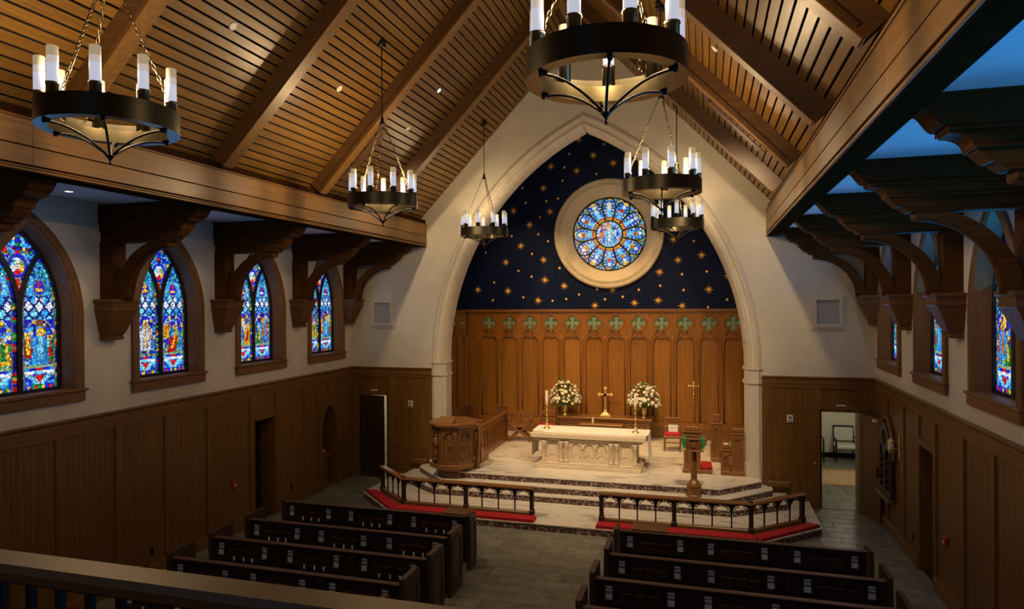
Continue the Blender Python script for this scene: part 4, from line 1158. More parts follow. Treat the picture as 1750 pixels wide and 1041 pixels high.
# front arcade plate
cols = [-.99, -.57, -.44, .62, .75, 1.17]
op = [(-.78, .16), (-.205, .125), (.09, .125), (.385, .125), (.96, .16)]
hol = [pointed(c, h, .80, 1.0, .05, 6) for c, h in op]
MB().plate(rect(AX0+.12, AX1-.12, .70, 1.20), hol, 'xz', -.14, -.08).build('arcade_panel', MT['altar'], al, w=True)
for c, h in op:
    MB().tube([(a, -.14, b) for a, b in pointed(c, h+.015, .80, 1.0, .05, 6)[2:]], .014, 5).build('arch_moulding', MT['altar'], al, True, w=True)
    MB().tube([(c+.75*h*math.cos(t), -.115, .80+.10*math.sin(t)) for t in [PI*i/8 for i in range(9)]], .012, 5).build('tracery_curve', MT['altar'], al, True, w=True)
for x in cols:
    MB().lathe([(.055, .70), (.055, .75), (.042, .765), (.036, .79), (.034, 1.08), (.04, 1.085), (.036, 1.10), (.055, 1.15), (.06, 1.17), (.06, 1.20)], (x, -.165, 0), 12).build('column', MT['altar'], al, True, w=True)
# linen cloth over the altar
lin = thing('altar_cloth', 'white linen cloth laid over the altar top and hanging down both ends', 'cloth', (.07, .25, 1.38))
MB().bbox(-1.02, 1.14, -.10, .785, 1.3805, 1.3855, .001).build('top_cloth', MT['linen'], lin, w=True)
for sx in (-1, 1):
    x0 = -1.325 if sx < 0 else 1.445; m = MB(); v = []; f = []; NJ, NK = 16, 10
    for k in range(NK+1):
        for jj in range(NJ+1):
            y = .06+.715*jj/NJ; z = 1.386-.62*k/NK
            w_ = .018*math.sin(jj*1.3)*(k/NK)+.02*(k/NK)
            v.append((x0+sx*w_, y, z))
    nn_ = len(v); v += [(a-sx*.004, b, c) for a, b, c in v]
    for k in range(NK):
        for jj in range(NJ):
            i = k*(NJ+1)+jj; f.append((i, i+1, i+NJ+2, i+NJ+1)); f.append((nn_+i, nn_+i+NJ+1, nn_+i+NJ+2, nn_+i+1))
    m.add(v, f); m.build('end_drop', MT['linen'], lin, True, w=True)
    a, b = sorted((x0, -1.0 if sx < 0 else 1.12)); MB().bbox(a, b, .06, .775, 1.3805, 1.386, .001).build('top_cloth', MT['linen'], lin, w=True)

def candlestick(x, y, z, lab):
    t = thing('candlestick', lab, 'candlestick', (x, y, z), 'altar candlesticks')
    pr = [(.001, 0), (.085, 0), (.085, .012), (.07, .03), (.05, .055), (.025, .08), (.018, .10), (.035, .125), (.035, .14), (.016, .16), (.028, .20), (.03, .23), (.013, .26), (.013, .33), (.024, .345), (.024, .36), (.012, .375), (.012, .45), (.026, .465), (.026, .48), (.012, .50), (.012, .57), (.03, .60), (.045, .64), (.03, .645), (.028, .68), (.001, .68)]
    MB().lathe(pr, (0, 0, 0), 14, False).build('stick', MT['brass'], t, True)
    MB().lathe([(.034, .66), (.034, .93), (.03, .94), (.001, .937)], (0, 0, 0), 14, False).build('candle', MT['wax'], t, True)
    MB().tube([(0, 0, .935), (0, 0, .955)], .003, 4).build('wick', MT['iron'], t)
candlestick(-1.02, .30, 1.3865, 'tall brass candlestick with white candle at the left end of the altar')
candlestick(1.14, .27, 1.3865, 'tall brass candlestick with white candle at the right end of the altar')

# ================================================================== RETABLE, CROSS, FLOWERS
rt = thing('retable', 'carved wooden reredos shelf against the chancel back wall behind the altar', 'shelf', (-.06, 3.5, ZCH))
MB().bbox(-1.42, 1.30, 3.26, 3.88, 1.13, 1.19, .015).build('top_shelf', MT['furn_x'], rt, w=True)
MB().box(-1.36, 1.24, 3.33, 3.88, ZCH, 1.13).build('body', MT['furn'], rt, w=True)
MB().bbox(-1.38, 1.26, 3.29, 3.34, 1.07, 1.13, .015).build('frieze_moulding', MT['furn_x'], rt, w=True)
for (a, b) in ((-1.30, -.72), (.60, 1.18)):
    MB().plate(rect(a-.02, b+.02, .72, 1.06), [rect(a+.04, b-.04, .76, 1.02)], 'xz', 3.295, 3.33).build('panel_frame', MT['furn_x'], rt, w=True)
    m = MB(); nn_ = 9
    for i in range(nn_):
        cx = a+.07+(b-a-.14)*i/(nn_-1); m.ball((cx, 3.325, .93+.03*math.sin(i*2.1)), .035, 6, 4)
        m.tube([(cx-.03, 3.32, .86), (cx, 3.31, .90+.04*math.sin(i)), (cx+.04, 3.32, .95)], .010, 5)
    m.build('carved_foliage', MT['furn'], rt, True, w=True)
tb = thing('credence_table', 'low wooden side table in front of the reredos holding a small bottle', 'table', (-.06, 3.0, ZCH))
MB().bbox(-.70, .52, 2.86, 3.24, 1.03, 1.07, .012).build('table_top', MT['furn_x'], tb, w=True)
MB().box(-.62, .44, 2.92, 3.2, .93, 1.03).build('apron', MT['furn_x'], tb, w=True)
for (x, y) in ((-.60, 2.94), (.38, 2.94), (-.60, 3.14), (.38, 3.14)): MB().bbox(x, x+.05, y, y+.05, ZCH, .93, .008).build('leg', MT['furn'], tb, w=True)
bt = thing('sanitizer_bottle', 'small pump bottle with yellow label standing on the side table behind the altar', 'bottle', (-.33, 3.02, 1.07))
MB().lathe([(.001, 0), (.032, 0), (.034, .01), (.034, .1), (.015, .115), (.001, .115)], (0, 0, 0), 12, False).build('body', MT['bottle'], bt, True)
MB().lathe([(.0345, .05), (.0345, .095)], (0, 0, 0), 12, False).build('label_band', MT['yellow'], bt, True)
MB().lathe([(.013, .115), (.013, .145), (.006, .15), (.006, .175), (.001, .175)], (0, 0, 0), 8, False).tube([(0, 0, .17), (.03, 0, .172)], .005, 5).build('pump', MT['whiteplastic'], bt, True)

cr = thing('altar_cross', 'polished brass standing cross at the centre of the reredos shelf', 'cross', (-.05, 3.55, 1.19))
MB().bbox(-.16, .16, -.09, .09, 0, .035, .006).bbox(-.13, .13, -.07, .07, .035, .07, .006).build('base', MT['brass'], cr)
v = []; f = []
for (hw, z) in ((.10, .07), (.075, .09), (.055, .14), (.035, .20), (.028, .22)):
    v += [(-hw, -hw*.6, z), (hw, -hw*.6, z), (hw, hw*.6, z), (-hw, hw*.6, z)]
for k in range(4):
    for i in range(4): f.append((4*k+i, 4*k+(i+1) % 4, 4*k+4+(i+1) % 4, 4*k+4+i))
MB().add(v, f).build('foot', MT['brass'], cr)
m = MB(); m.bbox(-.03, .03, -.02, .02, .2, .80, .008); m.bbox(-.16, .16, -.02, .02, .595, .65, .008)
m.build('shaft', MT['brass'], cr)
for (x, z, dx, dz) in ((-.17, .622, -1, 0), (.17, .622, 1, 0), (0, .81, 0, 1)):
    m = MB()
    for (a, b) in ((dx*.03, dz*.03), (dz*.028, dx*.028), (-dz*.028, -dx*.028)): m.lathe([(.001, -.02), (.026, -.016), (.03, 0), (.026, .016), (.001, .02)], (x+a, 0, z+b), 10, False, 'y')
    m.build('trefoil_end', MT['brass'], cr, True)
MB().lathe([(.05, -.02), (.06, 0), (.05, .02)], (0, 0, .622), 14, True, 'y').build('centre_boss', MT['brass'], cr, True)

def flower_mesh():
    m = MB()
    for ring, (k, rr, zz, tl) in enumerate(((7, .026, .0, .25), (6, .018, .008, .6), (4, .009, .014, 1.0))):
        for i in range(k):
            a = 2*PI*(i+.5*ring)/k; c = Vector((math.cos(a), math.sin(a), 0)); t = Vector((-math.sin(a), math.cos(a), 0))
            b0 = Vector((0, 0, zz)); tipp = c*rr+Vector((0, 0, zz+rr*tl)); md = c*rr*.6+Vector((0, 0, zz+rr*tl*.3))
            s0 = len(m.v); m.add([b0, md-t*rr*.42, tipp-t*rr*.2, tipp+t*rr*.2, md+t*rr*.42], [(0, 1, 2, 3, 4)])
    m.ball((0, 0, .012), .011, 6, 4)
    return m.mesh('blossom', True)
FL = flower_mesh()
def bouquet(x, y, z, lab, seed):
    r = random.Random(seed)
    t = thing('flower_arrangement', lab, 'flowers', (x, y, z), 'altar flower arrangements')
    MB().lathe([(.001, 0), (.065, 0), (.068, .02), (.045, .04), (.04, .07), (.06, .12), (.075, .18), (.07, .23), (.06, .26), (.072, .29), (.062, .29), (.05, .25), (.001, .25)], (0, 0, 0), 16, False).build('vase', MT['brass'], t, True)
    for k in range(4):
        a = PI/4+PI/2*k; MB().ball((.062*math.cos(a), .062*math.sin(a), .012), .018, 6, 4).build('ball_foot', MT['brass'], t, True)
    lf = MB(); cz = .36
    def dome(u, th):   # u: 0 top .. 1 rim
        rr = .44*math.sin(min(1, u)*PI/2)**.9; zz = cz+.60*math.cos(min(1, u)*PI/2)-.10*max(0, u-.85)
        return Vector((rr*math.cos(th), rr*math.sin(th)*.75, zz))
    for i in range(300):
        u = r.random()**.6*1.08; th = r.uniform(0, 2*PI); p = dome(u, th)*1.0; p = Vector((p.x*r.uniform(.6, 1.05), p.y*r.uniform(.6, 1.05), p.z-.05*r.random()))
        d = Vector((p.x, p.y, (p.z-cz)*.6-.05)).normalized(); d = (d+Vector((r.uniform(-.5, .5), r.uniform(-.5, .5), r.uniform(-.7, .2)))).normalized()
        sd = d.cross(Vector((0, 0, 1))).normalized(); L = r.uniform(.06, .12); w_ = L*.22
        up = sd.cross(d)*L*.12
        lf.add([p, p+d*L*.45+sd*w_+up, p+d*L, p+d*L*.45-sd*w_+up], [(0, 1, 2), (0, 2, 3)])
    for i in range(60):
        th = r.uniform(0, 2*PI); p = dome(r.uniform(.1, 1), th); lf.tube([(p.x*.1, p.y*.1, .27), (p.x*.6, p.y*.6, (p.z+.27)/2), tuple(p)], .003, 3)
    o = lf.build('foliage', MT['leaf'], t); o['kind'] = 'stuff'
    for i in range(112):
        u = math.sqrt((i+.5)/112)*.97; th = i*2.39996+r.uniform(-.2, .2); p = dome(u, th)
        b = obj('blossom', FL, MT['petal'], t, tuple(p*r.uniform(.94, 1.04)))
        n3 = Vector((p.x*1.6, p.y*1.8, (p.z-cz)+.12)).normalized(); n3 = (n3+Vector((r.uniform(-.3, .3), r.uniform(-.3, .3), r.uniform(-.2, .3)))).normalized()
        b.rotation_euler = n3.to_track_quat('Z', 'Y').to_euler(); k = r.choice((1.2, 1.4, 1.6, 2.0, 2.5)); b.scale = (k, k, k)
    return t
bouquet(-1.23, 3.50, 1.19, 'white flower arrangement in brass vase left of the altar cross', 4)
bouquet(1.05, 3.50, 1.19, 'white flower arrangement in brass vase right of the altar cross', 9)

pc = thing('processional_cross', 'slim brass processional cross on a dark wooden staff right of the altar', 'cross', (2.41, 3.55, ZCH))
MB().lathe([(.001, 0), (.12, 0), (.12, .03), (.03, .06), (.02, .1), (.001, .1)], (0, 0, 0), 12, False).build('stand', MT['furn'], pc, True)
MB().tube([(0, 0, .08), (0, 0, 1.13)], .016, 8).build('staff', MT['furn'], pc, True)
MB().lathe([(.016, .42), (.02, .43), (.02, .5), (.016, .51)], (0, 0, 0), 8).lathe([(.016, 1.12), (.028, 1.14), (.02, 1.18), (.034, 1.22), (.016, 1.28), (.022, 1.32), (.012, 1.36)], (0, 0, 0), 10).build('ferrule', MT['brass'], pc, True)
m = MB(); m.bbox(-.014, .014, -.008, .008, 1.34, 1.66, .004); m.bbox(-.12, .12, -.008, .008, 1.545, 1.573, .004)
for (x, z) in ((-.13, 1.559), (.13, 1.559), (0, 1.67)):
    for a in range(3): m.lathe([(.001, -.01), (.017, -.006), (.017, .006), (.001, .01)], (x+.016*math.cos(2.1*a+(0 if x == 0 else 0)+1.57), 0, z+.016*math.sin(2.1*a+1.57)), 8, False, 'y')
m.tube([(0, -.014, 1.52), (0, -.016, 1.45), (.004, -.014, 1.38)], [.012, .016, .006], 6); m.ball((0, -.016, 1.54), .012, 6, 4)
m.build('crucifix', MT['brass'], pc, True)

# ================================================================== CHANCEL SEATS
def side_chair(x, y, rz, lab, paper):
    c = thing('side_chair', lab, 'chair', (x, y, ZCH), 'chancel side chairs', rz)
    w_, d = .20, .19
    for sx in (-1, 1):
        MB().bbox(sx*w_-.018, sx*w_+.018, -d-.018, -d+.018, 0, .40, .004).build('leg', MT['furn'], c)
        m = MB(); m.tube([(sx*w_, d, 0), (sx*w_, d, .42), (sx*w_, d+.05, .84)], .02, 4); m.build('back_post', MT['furn'], c)
        MB().box(sx*w_-.01, sx*w_+.01, -d, d, .18, .21).build('stretcher', MT['furn'], c)
    MB().bbox(-w_-.02, w_+.02, -d-.03, d+.03, .37, .41, .008).build('seat', MT['furn_x'], c)
    MB().bbox(-w_, w_, -d-.02, d-.02, .41, .465, .02).build('seat_cushion', MT['red'], c)
    MB().bbox(-w_, w_, d+.025, d+.05, .69, .83, .008).build('top_slat', MT['furn_x'], c)
    MB().bbox(-w_, w_, d+.01, d+.035, .53, .60, .008).build('lower_slat', MT['furn_x'], c)
    MB().box(-w_, w_, -d-.01, -d+.01, .22, .25).build('stretcher', MT['furn_x'], c)
    return c
side_chair(1.89, 2.35, 0, 'wooden chair with red seat cushion and a white sheet of paper, right of the altar', True)
side_chair(-1.62, 2.75, 0, 'wooden slat-back chair half hidden behind the left end of the altar', False)
pp_ = thing('paper_sheet', 'white paper sheet propped on the red cushioned chair', 'paper', (1.90, 2.46, 1.042))
m = MB(); m.bbox(-.12, .12, -.002, .002, 0, .185, .0005); m.xf(Matrix.Rotation(-.22, 4, 'X')); m.build('sheet', MT['paper'], pp_)
m = MB()
for i, (a, b) in enumerate(((-.07, .07), (-.085, .085), (-.06, .06))): m.box(a, b, -.0035, -.0025, .12-.03*i, .126-.03*i)
m.xf(Matrix.Rotation(-.22, 4, 'X')); m.build('printed_lines', MT['grey'], pp_)

sv = thing('savonarola_chair', 'carved wooden X-frame armchair with scalloped back left of the altar', 'chair', (-2.33, 2.60, ZCH), None, .12)
for y in (-.22, -.07, .08, .22):
    for sx in (-1, 1):
        pts = [(sx*.30, y, .02), (sx*.24, y, .10), (sx*.10, y, .22), (0, y, .29), (-sx*.14, y, .38), (-sx*.26, y, .47), (-sx*.30, y, .58), (-sx*.31, y, .66)]
        MB().tube(pts, .028, 6, False, .8).build('cross_leg', MT['furn'], sv, True)
for sx in (-1, 1):
    MB().bbox(sx*.31-.03, sx*.31+.03, -.28, .28, .0, .04, .01).build('foot_runner', MT['furn_y'], sv)
    MB().tube([(sx*.31, -.30, .65), (sx*.33, -.1, .68), (sx*.32, .15, .68), (sx*.28, .27, .70)], .028, 6).build('arm_rest', MT['furn_y'], sv, True)
MB().bbox(-.22, .22, -.22, .22, .40, .435, .01).build('seat', MT['furn_x'], sv)
top = [(-.32, .62), (-.30, .68), (-.24, .70), (-.18, .745), (-.10, .75), (0, .79), (.10, .75), (.18, .745), (.24, .70), (.30, .68), (.32, .62), (.24, .61), (.17, .58), (.1, .60), (0, .57), (-.1, .60), (-.17, .58), (-.24, .61)]
MB().prism([(a*1.06, .60+(b-.60)*1.25) for a, b in top], 'xz', .225, .275).build('back_panel', MT['furn_x'], sv)
MB().lathe([(.001, -.01), (.05, -.008), (.06, 0), (.05, .008), (.001, .01)], (0, .23, .68), 12, False, 'y').build('carved_rosette', MT['furn'], sv, True)

def arched_front(par, x, y0, y1, z0, z1, n, s):
    # panelled desk front lying in the yz plane at x, s faces the altar
    hol = []; w_ = (y1-y0)/n
    for i in range(n): hol.append(pointed(y0+(i+.5)*w_, w_*.36, z0+.16, z1-.24, w_*.1, 5))
    a, b = sorted((x, x-s*.035)); MB().plate(rect(y0, y1, z0, z1-.04), hol, 'yz', a, b).build('arcaded_front', MT['furn'], par, w=True)
    a, b = sorted((x-s*.035, x-s*.05)); MB().box(a, b, y0, y1, z0, z1-.04).build('front_backing', MT['furn'], par, w=True)
    a, b = sorted((x+s*.025, x-s*.10)); MB().bbox(a, b, y0, y1, z1-.04, z1, .01).build('top_rail', MT['furn_y'], par, w=True)
    a, b = sorted((x+s*.025, x)); MB().bbox(a, b, y0, y1, z0, z0+.12, .01).build('plinth', MT['furn_y'], par, w=True)
def stall_end(par, x0, x1, y, z1, name='stall_end', cap=True):
    w_ = x1-x0; cx = (x0+x1)/2
    MB().plate(rect(x0, x1, ZCH+.001, z1), [pointed(cx, w_*.30, ZCH+.18, z1-.20, w_*.12, 5)], 'xz', y, y+.022).build(name, MT['furn'], par, w=True)
    MB().box(x0, x1, y+.022, y+.06, ZCH+.001, z1).build(name, MT['furn'], par, w=True)
    MB().bbox(x0-.02, x1+.02, y-.02, y+.08, z1, z1+.04, .012).build('cap', MT['furn_x'], par, w=True)
    MB().bbox(x0-.015, x1+.015, y-.02, y+.07, ZCH+.001, ZCH+.10, .012).build('foot', MT['furn_x'], par, w=True)
    MB().lathe([(.001, -.014), (.025, -.01), (.032, 0), (.03, .02)], (cx, y, z1-.09), 10, False, 'y').build('carved_boss', MT['furn'], par, True, w=True)
# left choir desk
cd_ = thing('choir_desk', 'long arcaded choir desk front on the left side of the chancel', 'choir stall', (-2.8, 1.3, ZCH))
arched_front(cd_, -2.72, .22, 2.62, ZCH, 1.38, 11, 1)
stall_end(cd_, -2.93, -2.66, .14, 1.52); 
MB().box(-3.08, -2.74, 2.63, 2.69, ZCH, 1.5).bbox(-3.1, -2.72, 2.61, 2.71, 1.5, 1.53, .01).build('stall_end', MT['furn'], cd_, w=True)
MB().bbox(-3.02, -2.76, .22, 2.62, 1.12, 1.15, .01).build('book_shelf', MT['furn_y'], cd_, w=True)
cb_ = thing('choir_bench', 'wooden choir bench with tall back behind the left choir desk', 'choir stall', (-3.75, 1.5, ZCH))
MB().bbox(-4.0, -3.55, .5, 2.65, ZCH+.40, ZCH+.45, .01).build('seat', MT['furn_y'], cb_, w=True)
MB().bbox(-4.05, -3.98, .5, 2.65, ZCH, 1.52, .01).build('backrest', MT['furn_y'], cb_, w=True)
for y in (.46, 2.62): MB().plate([(-4.05, ZCH), (-3.5, ZCH), (-3.5, 1.15), (-3.62, 1.3), (-3.62, 1.5), (-4.05, 1.5)], [], 'xz', y, y+.06).build('bench_end', MT['furn'], cb_, w=True)
# right choir stalls
rs_ = thing('choir_desk', 'choir desk on the right side of the chancel, its stepped panelled end facing the nave', 'choir stall', (3.4, .8, ZCH))
stall_end(rs_, 3.28, 3.555, .04, 1.50); stall_end(rs_, 3.075, 3.26, .04, 1.12)
MB().bbox(3.29, 3.55, .06, .12, 1.54, 1.64, .02).bbox(3.09, 3.26, .06, .12, 1.16, 1.26, .015).build('crest', MT['furn_x'], rs_, w=True)
arched_front(rs_, 3.10, .12, 1.05, ZCH, 1.16, 4, -1)
MB().bbox(3.2, 3.55, .12, 1.05, 1.0, 1.03, .01).build('book_shelf', MT['furn_y'], rs_, w=True)
rs2 = thing('choir_stall', 'tall wooden stall end standing further back on the right of the chancel', 'choir stall', (3.0, 1.6, ZCH))
stall_end(rs2, 2.86, 3.10, 1.30, 1.49); MB().bbox(2.87, 3.08, 1.34, 1.40, 1.53, 1.73, .02).build('crest', MT['furn_x'], rs2, w=True)
arched_front(rs2, 2.87, 1.37, 2.9, ZCH, 1.40, 7, -1)
MB().bbox(2.9, 3.3, 1.37, 2.9, 1.0, 1.03, .01).build('seat', MT['furn_y'], rs2, w=True)
bk = thing('book_stack', 'two closed books lying on the right choir desk', 'books', (3.17, .42, 1.161))
MB().bbox(3.13-.0, 3.24, .3, .52, 1.1615, 1.19, .004).build('book', MT['book'], bk, w=True); MB().bbox(3.135, 3.235, .31, .5, 1.19, 1.215, .004).build('book', MT['paper'], bk, w=True)
# prayer desk with kneeler
pd = thing('prayer_desk', 'wooden prayer desk with panelled front and red kneeler beside the lectern', 'prayer desk', (2.43, .2, ZCH))
MB().plate(rect(2.25, 2.62, ZCH+.08, 1.50), [rect(2.30, 2.57, ZCH+.22, 1.40)], 'xz', .06, .085).build('front_frame', MT['furn'], pd, w=True)
MB().box(2.25, 2.62, .085, .11, ZCH+.08, 1.5).build('front_panel', MT['furn'], pd, w=True)
MB().bbox(2.22, 2.65, .03, .14, ZCH, ZCH+.09, .015).build('foot', MT['furn_x'], pd, w=True)
MB().bbox(2.22, 2.64, .02, .14, 1.50, 1.535, .01).build('ledge', MT['furn_x'], pd, w=True)
MB().bbox(2.27, 2.60, .06, .10, 1.535, 1.64, .015).build('crest', MT['furn_x'], pd, w=True)
MB().bbox(2.60, 2.88, .05, .55, ZCH, ZCH+.09, .012).build('kneeler_base', MT['furn_y'], pd, w=True)
MB().bbox(2.62, 2.86, .07, .53, ZCH+.09, ZCH+.19, .03).build('kneeler_cushion', MT['red'], pd, w=True)

# ================================================================== LECTERN
ZL = .435
lc = thing('lectern', 'wooden lectern with tapering column and two green ribbons at the front of the chancel steps', 'lectern', (2.50, -1.29, ZL))
oct_ = lambda r, z, sx=1: [(r*sx*math.cos(PI/8+PI/4*i), r*math.sin(PI/8+PI/4*i), z) for i in range(8)]
def stack(rows, name, mat, par, rot=0):
    v = []; f = []
    for (r, z) in rows: v += oct_(r, z)
    for k in range(len(rows)-1):
        for i in range(8): f.append((8*k+i, 8*k+(i+1) % 8, 8*k+8+(i+1) % 8, 8*k+8+i))
    f += [tuple(range(7, -1, -1)), tuple(8*(len(rows)-1)+i for i in range(8))]
    return MB().add(v, f).build(name, mat, par)
stack([(.165, 0), (.165, .03), (.15, .05), (.15, .20), (.165, .215), (.165, .235), (.13, .25), (.12, .28), (.075, .34), (.055, .42)], 'base', MT['furn'], lc)
stack([(.07, .40), (.062, .6), (.056, .93), (.064, .95)], 'column', MT['furn'], lc)
stack([(.05, .93), (.085, .965), (.085, .985), (.06, 1.0), (.11, 1.04), (.11, 1.06)], 'capital', MT['darkz'], lc)
m = MB(); m.prism([(-.15, 1.20), (.17, 1.02), (.17, 1.05), (-.15, 1.235)], 'yz', -.26, .26); m.build('book_desk', MT['furn_x'], lc)
m = MB(); m.bbox(-.19, .19, -.155, -.13, .98, 1.16, .01); m.build('desk_front', MT['furn_x'], lc)
MB().bbox(-.27, .27, -.18, -.13, 1.195, 1.235, .01).build('desk_rail', MT['furn_x'], lc)
MB().bbox(-.20, .20, -.17, -.13, .96, .985, .008).build('desk_moulding', MT['furn_x'], lc)
m = MB()
for i in range(6): m.ball((.035*math.cos(PI/3*i), -.16, 1.075+.035*math.sin(PI/3*i)), .022, 6, 4)
m.ball((0, -.165, 1.075), .02, 6, 4); m.build('carved_flower', MT['furn'], lc, True)
MB().bbox(-.02, .02, -.102, -.092, .26, .285, .002).build('brass_plate', MT['whiteplastic'], lc)
for sx in (-1, 1):
    rb = thing('ribbon', 'green book ribbon with gold end hanging from the %s side of the lectern' % ('left' if sx < 0 else 'right'), 'ribbon', (2.50+sx*.19, -1.29, ZL+1.24), 'lectern ribbons')
    m = MB(); x = 0
    m.prism([(.05, .012), (-.19, .012), (-.20, .0), (-.20, -.20), (-.196, -.20), (-.196, .0), (-.188, .007), (.05, .007)], 'yz', -.03, .03); m.build('ribbon_band', MT['ribbon'], rb)
    MB().box(-.03, .03, -.201, -.195, -.245, -.20).build('gold_fringe', MT['yellow'], rb)

# ================================================================== PULPIT
pt = thing('pulpit', 'carved wooden octagonal pulpit with saint figure panel at the left of the steps', 'pulpit', (-3.0, -.92, ZL))
PX, PY = -3.0, -.92
def octp(r, z, rot=0): return [(PX+r*math.cos(rot+PI/4*i+PI/8), PY+r*math.sin(rot+PI/4*i+PI/8), z) for i in range(8)]
def ostack(rows, name, mat, rot=.16):
    v = []; f = []
    for (r, z) in rows: v += octp(r, z, rot)
    for k in range(len(rows)-1):
        for i in range(8): f.append((8*k+i, 8*k+(i+1) % 8, 8*k+8+(i+1) % 8, 8*k+8+i))
    f += [tuple(range(7, -1, -1)), tuple(8*(len(rows)-1)+i for i in range(8))]
    return MB().add(v, f).build(name, mat, pt, w=True)
ostack([(.36, ZL+.001), (.36, .56), (.33, .57)], 'pedestal', MT['furn'])
ostack([(.33, .56), (.46, .62), (.52, .66), (.55, .68), (.55, .75), (.52, .765), (.52, .79)], 'base_moulding', MT['furn_x'])
ostack([(.50, .78), (.50, 1.60)], 'core', MT['furn'])
ostack([(.51, 1.58), (.54, 1.60), (.56, 1.64), (.60, 1.66), (.60, 1.70), (.57, 1.72)], 'cornice', MT['furn_x'])
ROT = .16; AP = .50*math.cos(PI/8); HWF = .50*math.sin(PI/8)
for i in range(8):
    a = ROT+PI/4*(i+1); n3 = Vector((math.cos(a), math.sin(a), 0)); t3 = Vector((-math.sin(a), math.cos(a), 0))
    if n3.y > .55: continue
    M = Matrix((( t3.x, n3.x, 0, PX), (t3.y, n3.y, 0, PY), (0, 0, 1, 0), (0, 0, 0, 1)))
    def face(m, nm, mat, sm=False): m.xf(M); return m.build(nm, mat, pt, sm, w=True)
    face(MB().plate(rect(-HWF+.005, HWF-.005, .79, 1.58), [pointed(0, HWF-.055, .88, 1.36, .04, 6)], 'xz', AP, AP+.025), 'panel_frame', MT['furn'])
    face(MB().tube([(p[0], AP+.025, p[1]) for p in pointed(0, HWF-.05, .88, 1.36, .04, 6)], .009, 5, True), 'panel_moulding', MT['furn'], True)
    m = MB()
    for q in (-1, 1): m.tube([(q*.02, AP+.012, 1.50), (q*.07, AP+.012, 1.47), (q*.10, AP+.012, 1.42), (q*.075, AP+.012, 1.38), (q*.045, AP+.012, 1.40)], .010, 5)
    face(m, 'carved_cusps', MT['furn'], True)
    ang = math.atan2(n3.y, n3.x)
    if abs(((ang+1.95+PI) % (2*PI))-PI) < .42:
        m = MB(); m.lathe([(.001, .9), (.07, .9), (.065, 1.05), (.05, 1.2), (.062, 1.3), (.055, 1.36), (.02, 1.385), (.001, 1.39)], (0, AP+.025, 0), 10, False)
        m.ball((0, AP+.03, 1.42), .035, 8, 6, 1.2); m.tube([(-.055, AP+.04, 1.33), (-.10, AP+.05, 1.24), (-.08, AP+.07, 1.30)], .016, 5); m.tube([(.055, AP+.04, 1.33), (.085, AP+.05, 1.22), (.05, AP+.085, 1.18)], .016, 5)
        m.lathe([(.05, .86), (.08, .88), (.08, .9)], (0, AP+.025, 0), 10)
        face(m, 'carved_saint', MT['furn'], True)
    else:
        m = MB(); m.tube([(.07*math.cos(2*PI*k/16), AP+.01, 1.16+.07*math.sin(2*PI*k/16)) for k in range(16)], .010, 5, True)
        m.bbox(-.008, .008, AP, AP+.02, 1.11, 1.21, .003); m.bbox(-.04, -.026, AP, AP+.02, 1.125, 1.195, .003); m.bbox(.026, .04, AP, AP+.02, 1.125, 1.195, .003); m.bbox(-.035, .035, AP, AP+.018, 1.155, 1.167, .003)
        face(m, 'carved_monogram', MT['furn'], True)
m = MB(); m.bbox(-.20, .20, -.16, .16, 0, .03, .008); m.xf(Matrix.Translation((PX-.05, PY-.34, 1.76)) @ Matrix.Rotation(.35, 4, 'X')); m.build('book_rest', MT['furn_x'], pt, w=True)
m = MB()
for k in range(4): m.tube([(PX-.24+.1*k, PY-.54, 1.69), (PX-.19+.1*k, PY-.55, 1.655), (PX-.14+.1*k, PY-.54, 1.69)], .012, 5)
m.build('scalloped_edge', MT['furn'], pt, True, w=True)
# pulpit stair with balustrade
ps = thing('pulpit_stair', 'short wooden stair with balustrade leading up to the pulpit', 'stairs', (-2.5, -.4, ZCH))
for k in range(4): MB().bbox(-2.68, -2.25, -.5+.22*k-.0, -.28+.22*k, ZCH, ZCH+.50-.13*k, .008).build('step', MT['furn_y'], ps, w=True) if False else None
for k in range(3):
    MB().bbox(-2.95, -2.52, -.30+.2*k, -.11+.2*k-.001, ZCH, .575+.40-.13*k, .008).build('step', MT['furn_x'], ps, w=True)
MB().bbox(-2.47, -2.41, -.80, -.73, ZCH, 1.48, .01).bbox(-2.49, -2.39, -.82, -.71, 1.48, 1.54, .015).build('newel_post', MT['furn'], ps, w=True)
MB().bbox(-2.64, -2.41, -.81, -.76, ZCH, .80, .01).build('string_board', MT['furn'], ps, w=True)
for x in (-2.62, -2.55): MB().tube([(x, -.78, .8), (x, -.78, .95), (x, -.78, 1.15), (x, -.78, 1.45)], [.02, .014, .02, .016], 8).build('baluster', MT['furn'], ps, True, w=True)
MB().tube([(-2.66, -.78, 1.56), (-2.56, -.78, 1.50), (-2.44, -.78, 1.42)], .03, 6).build('handrail', MT['furn'], ps, True, w=True)
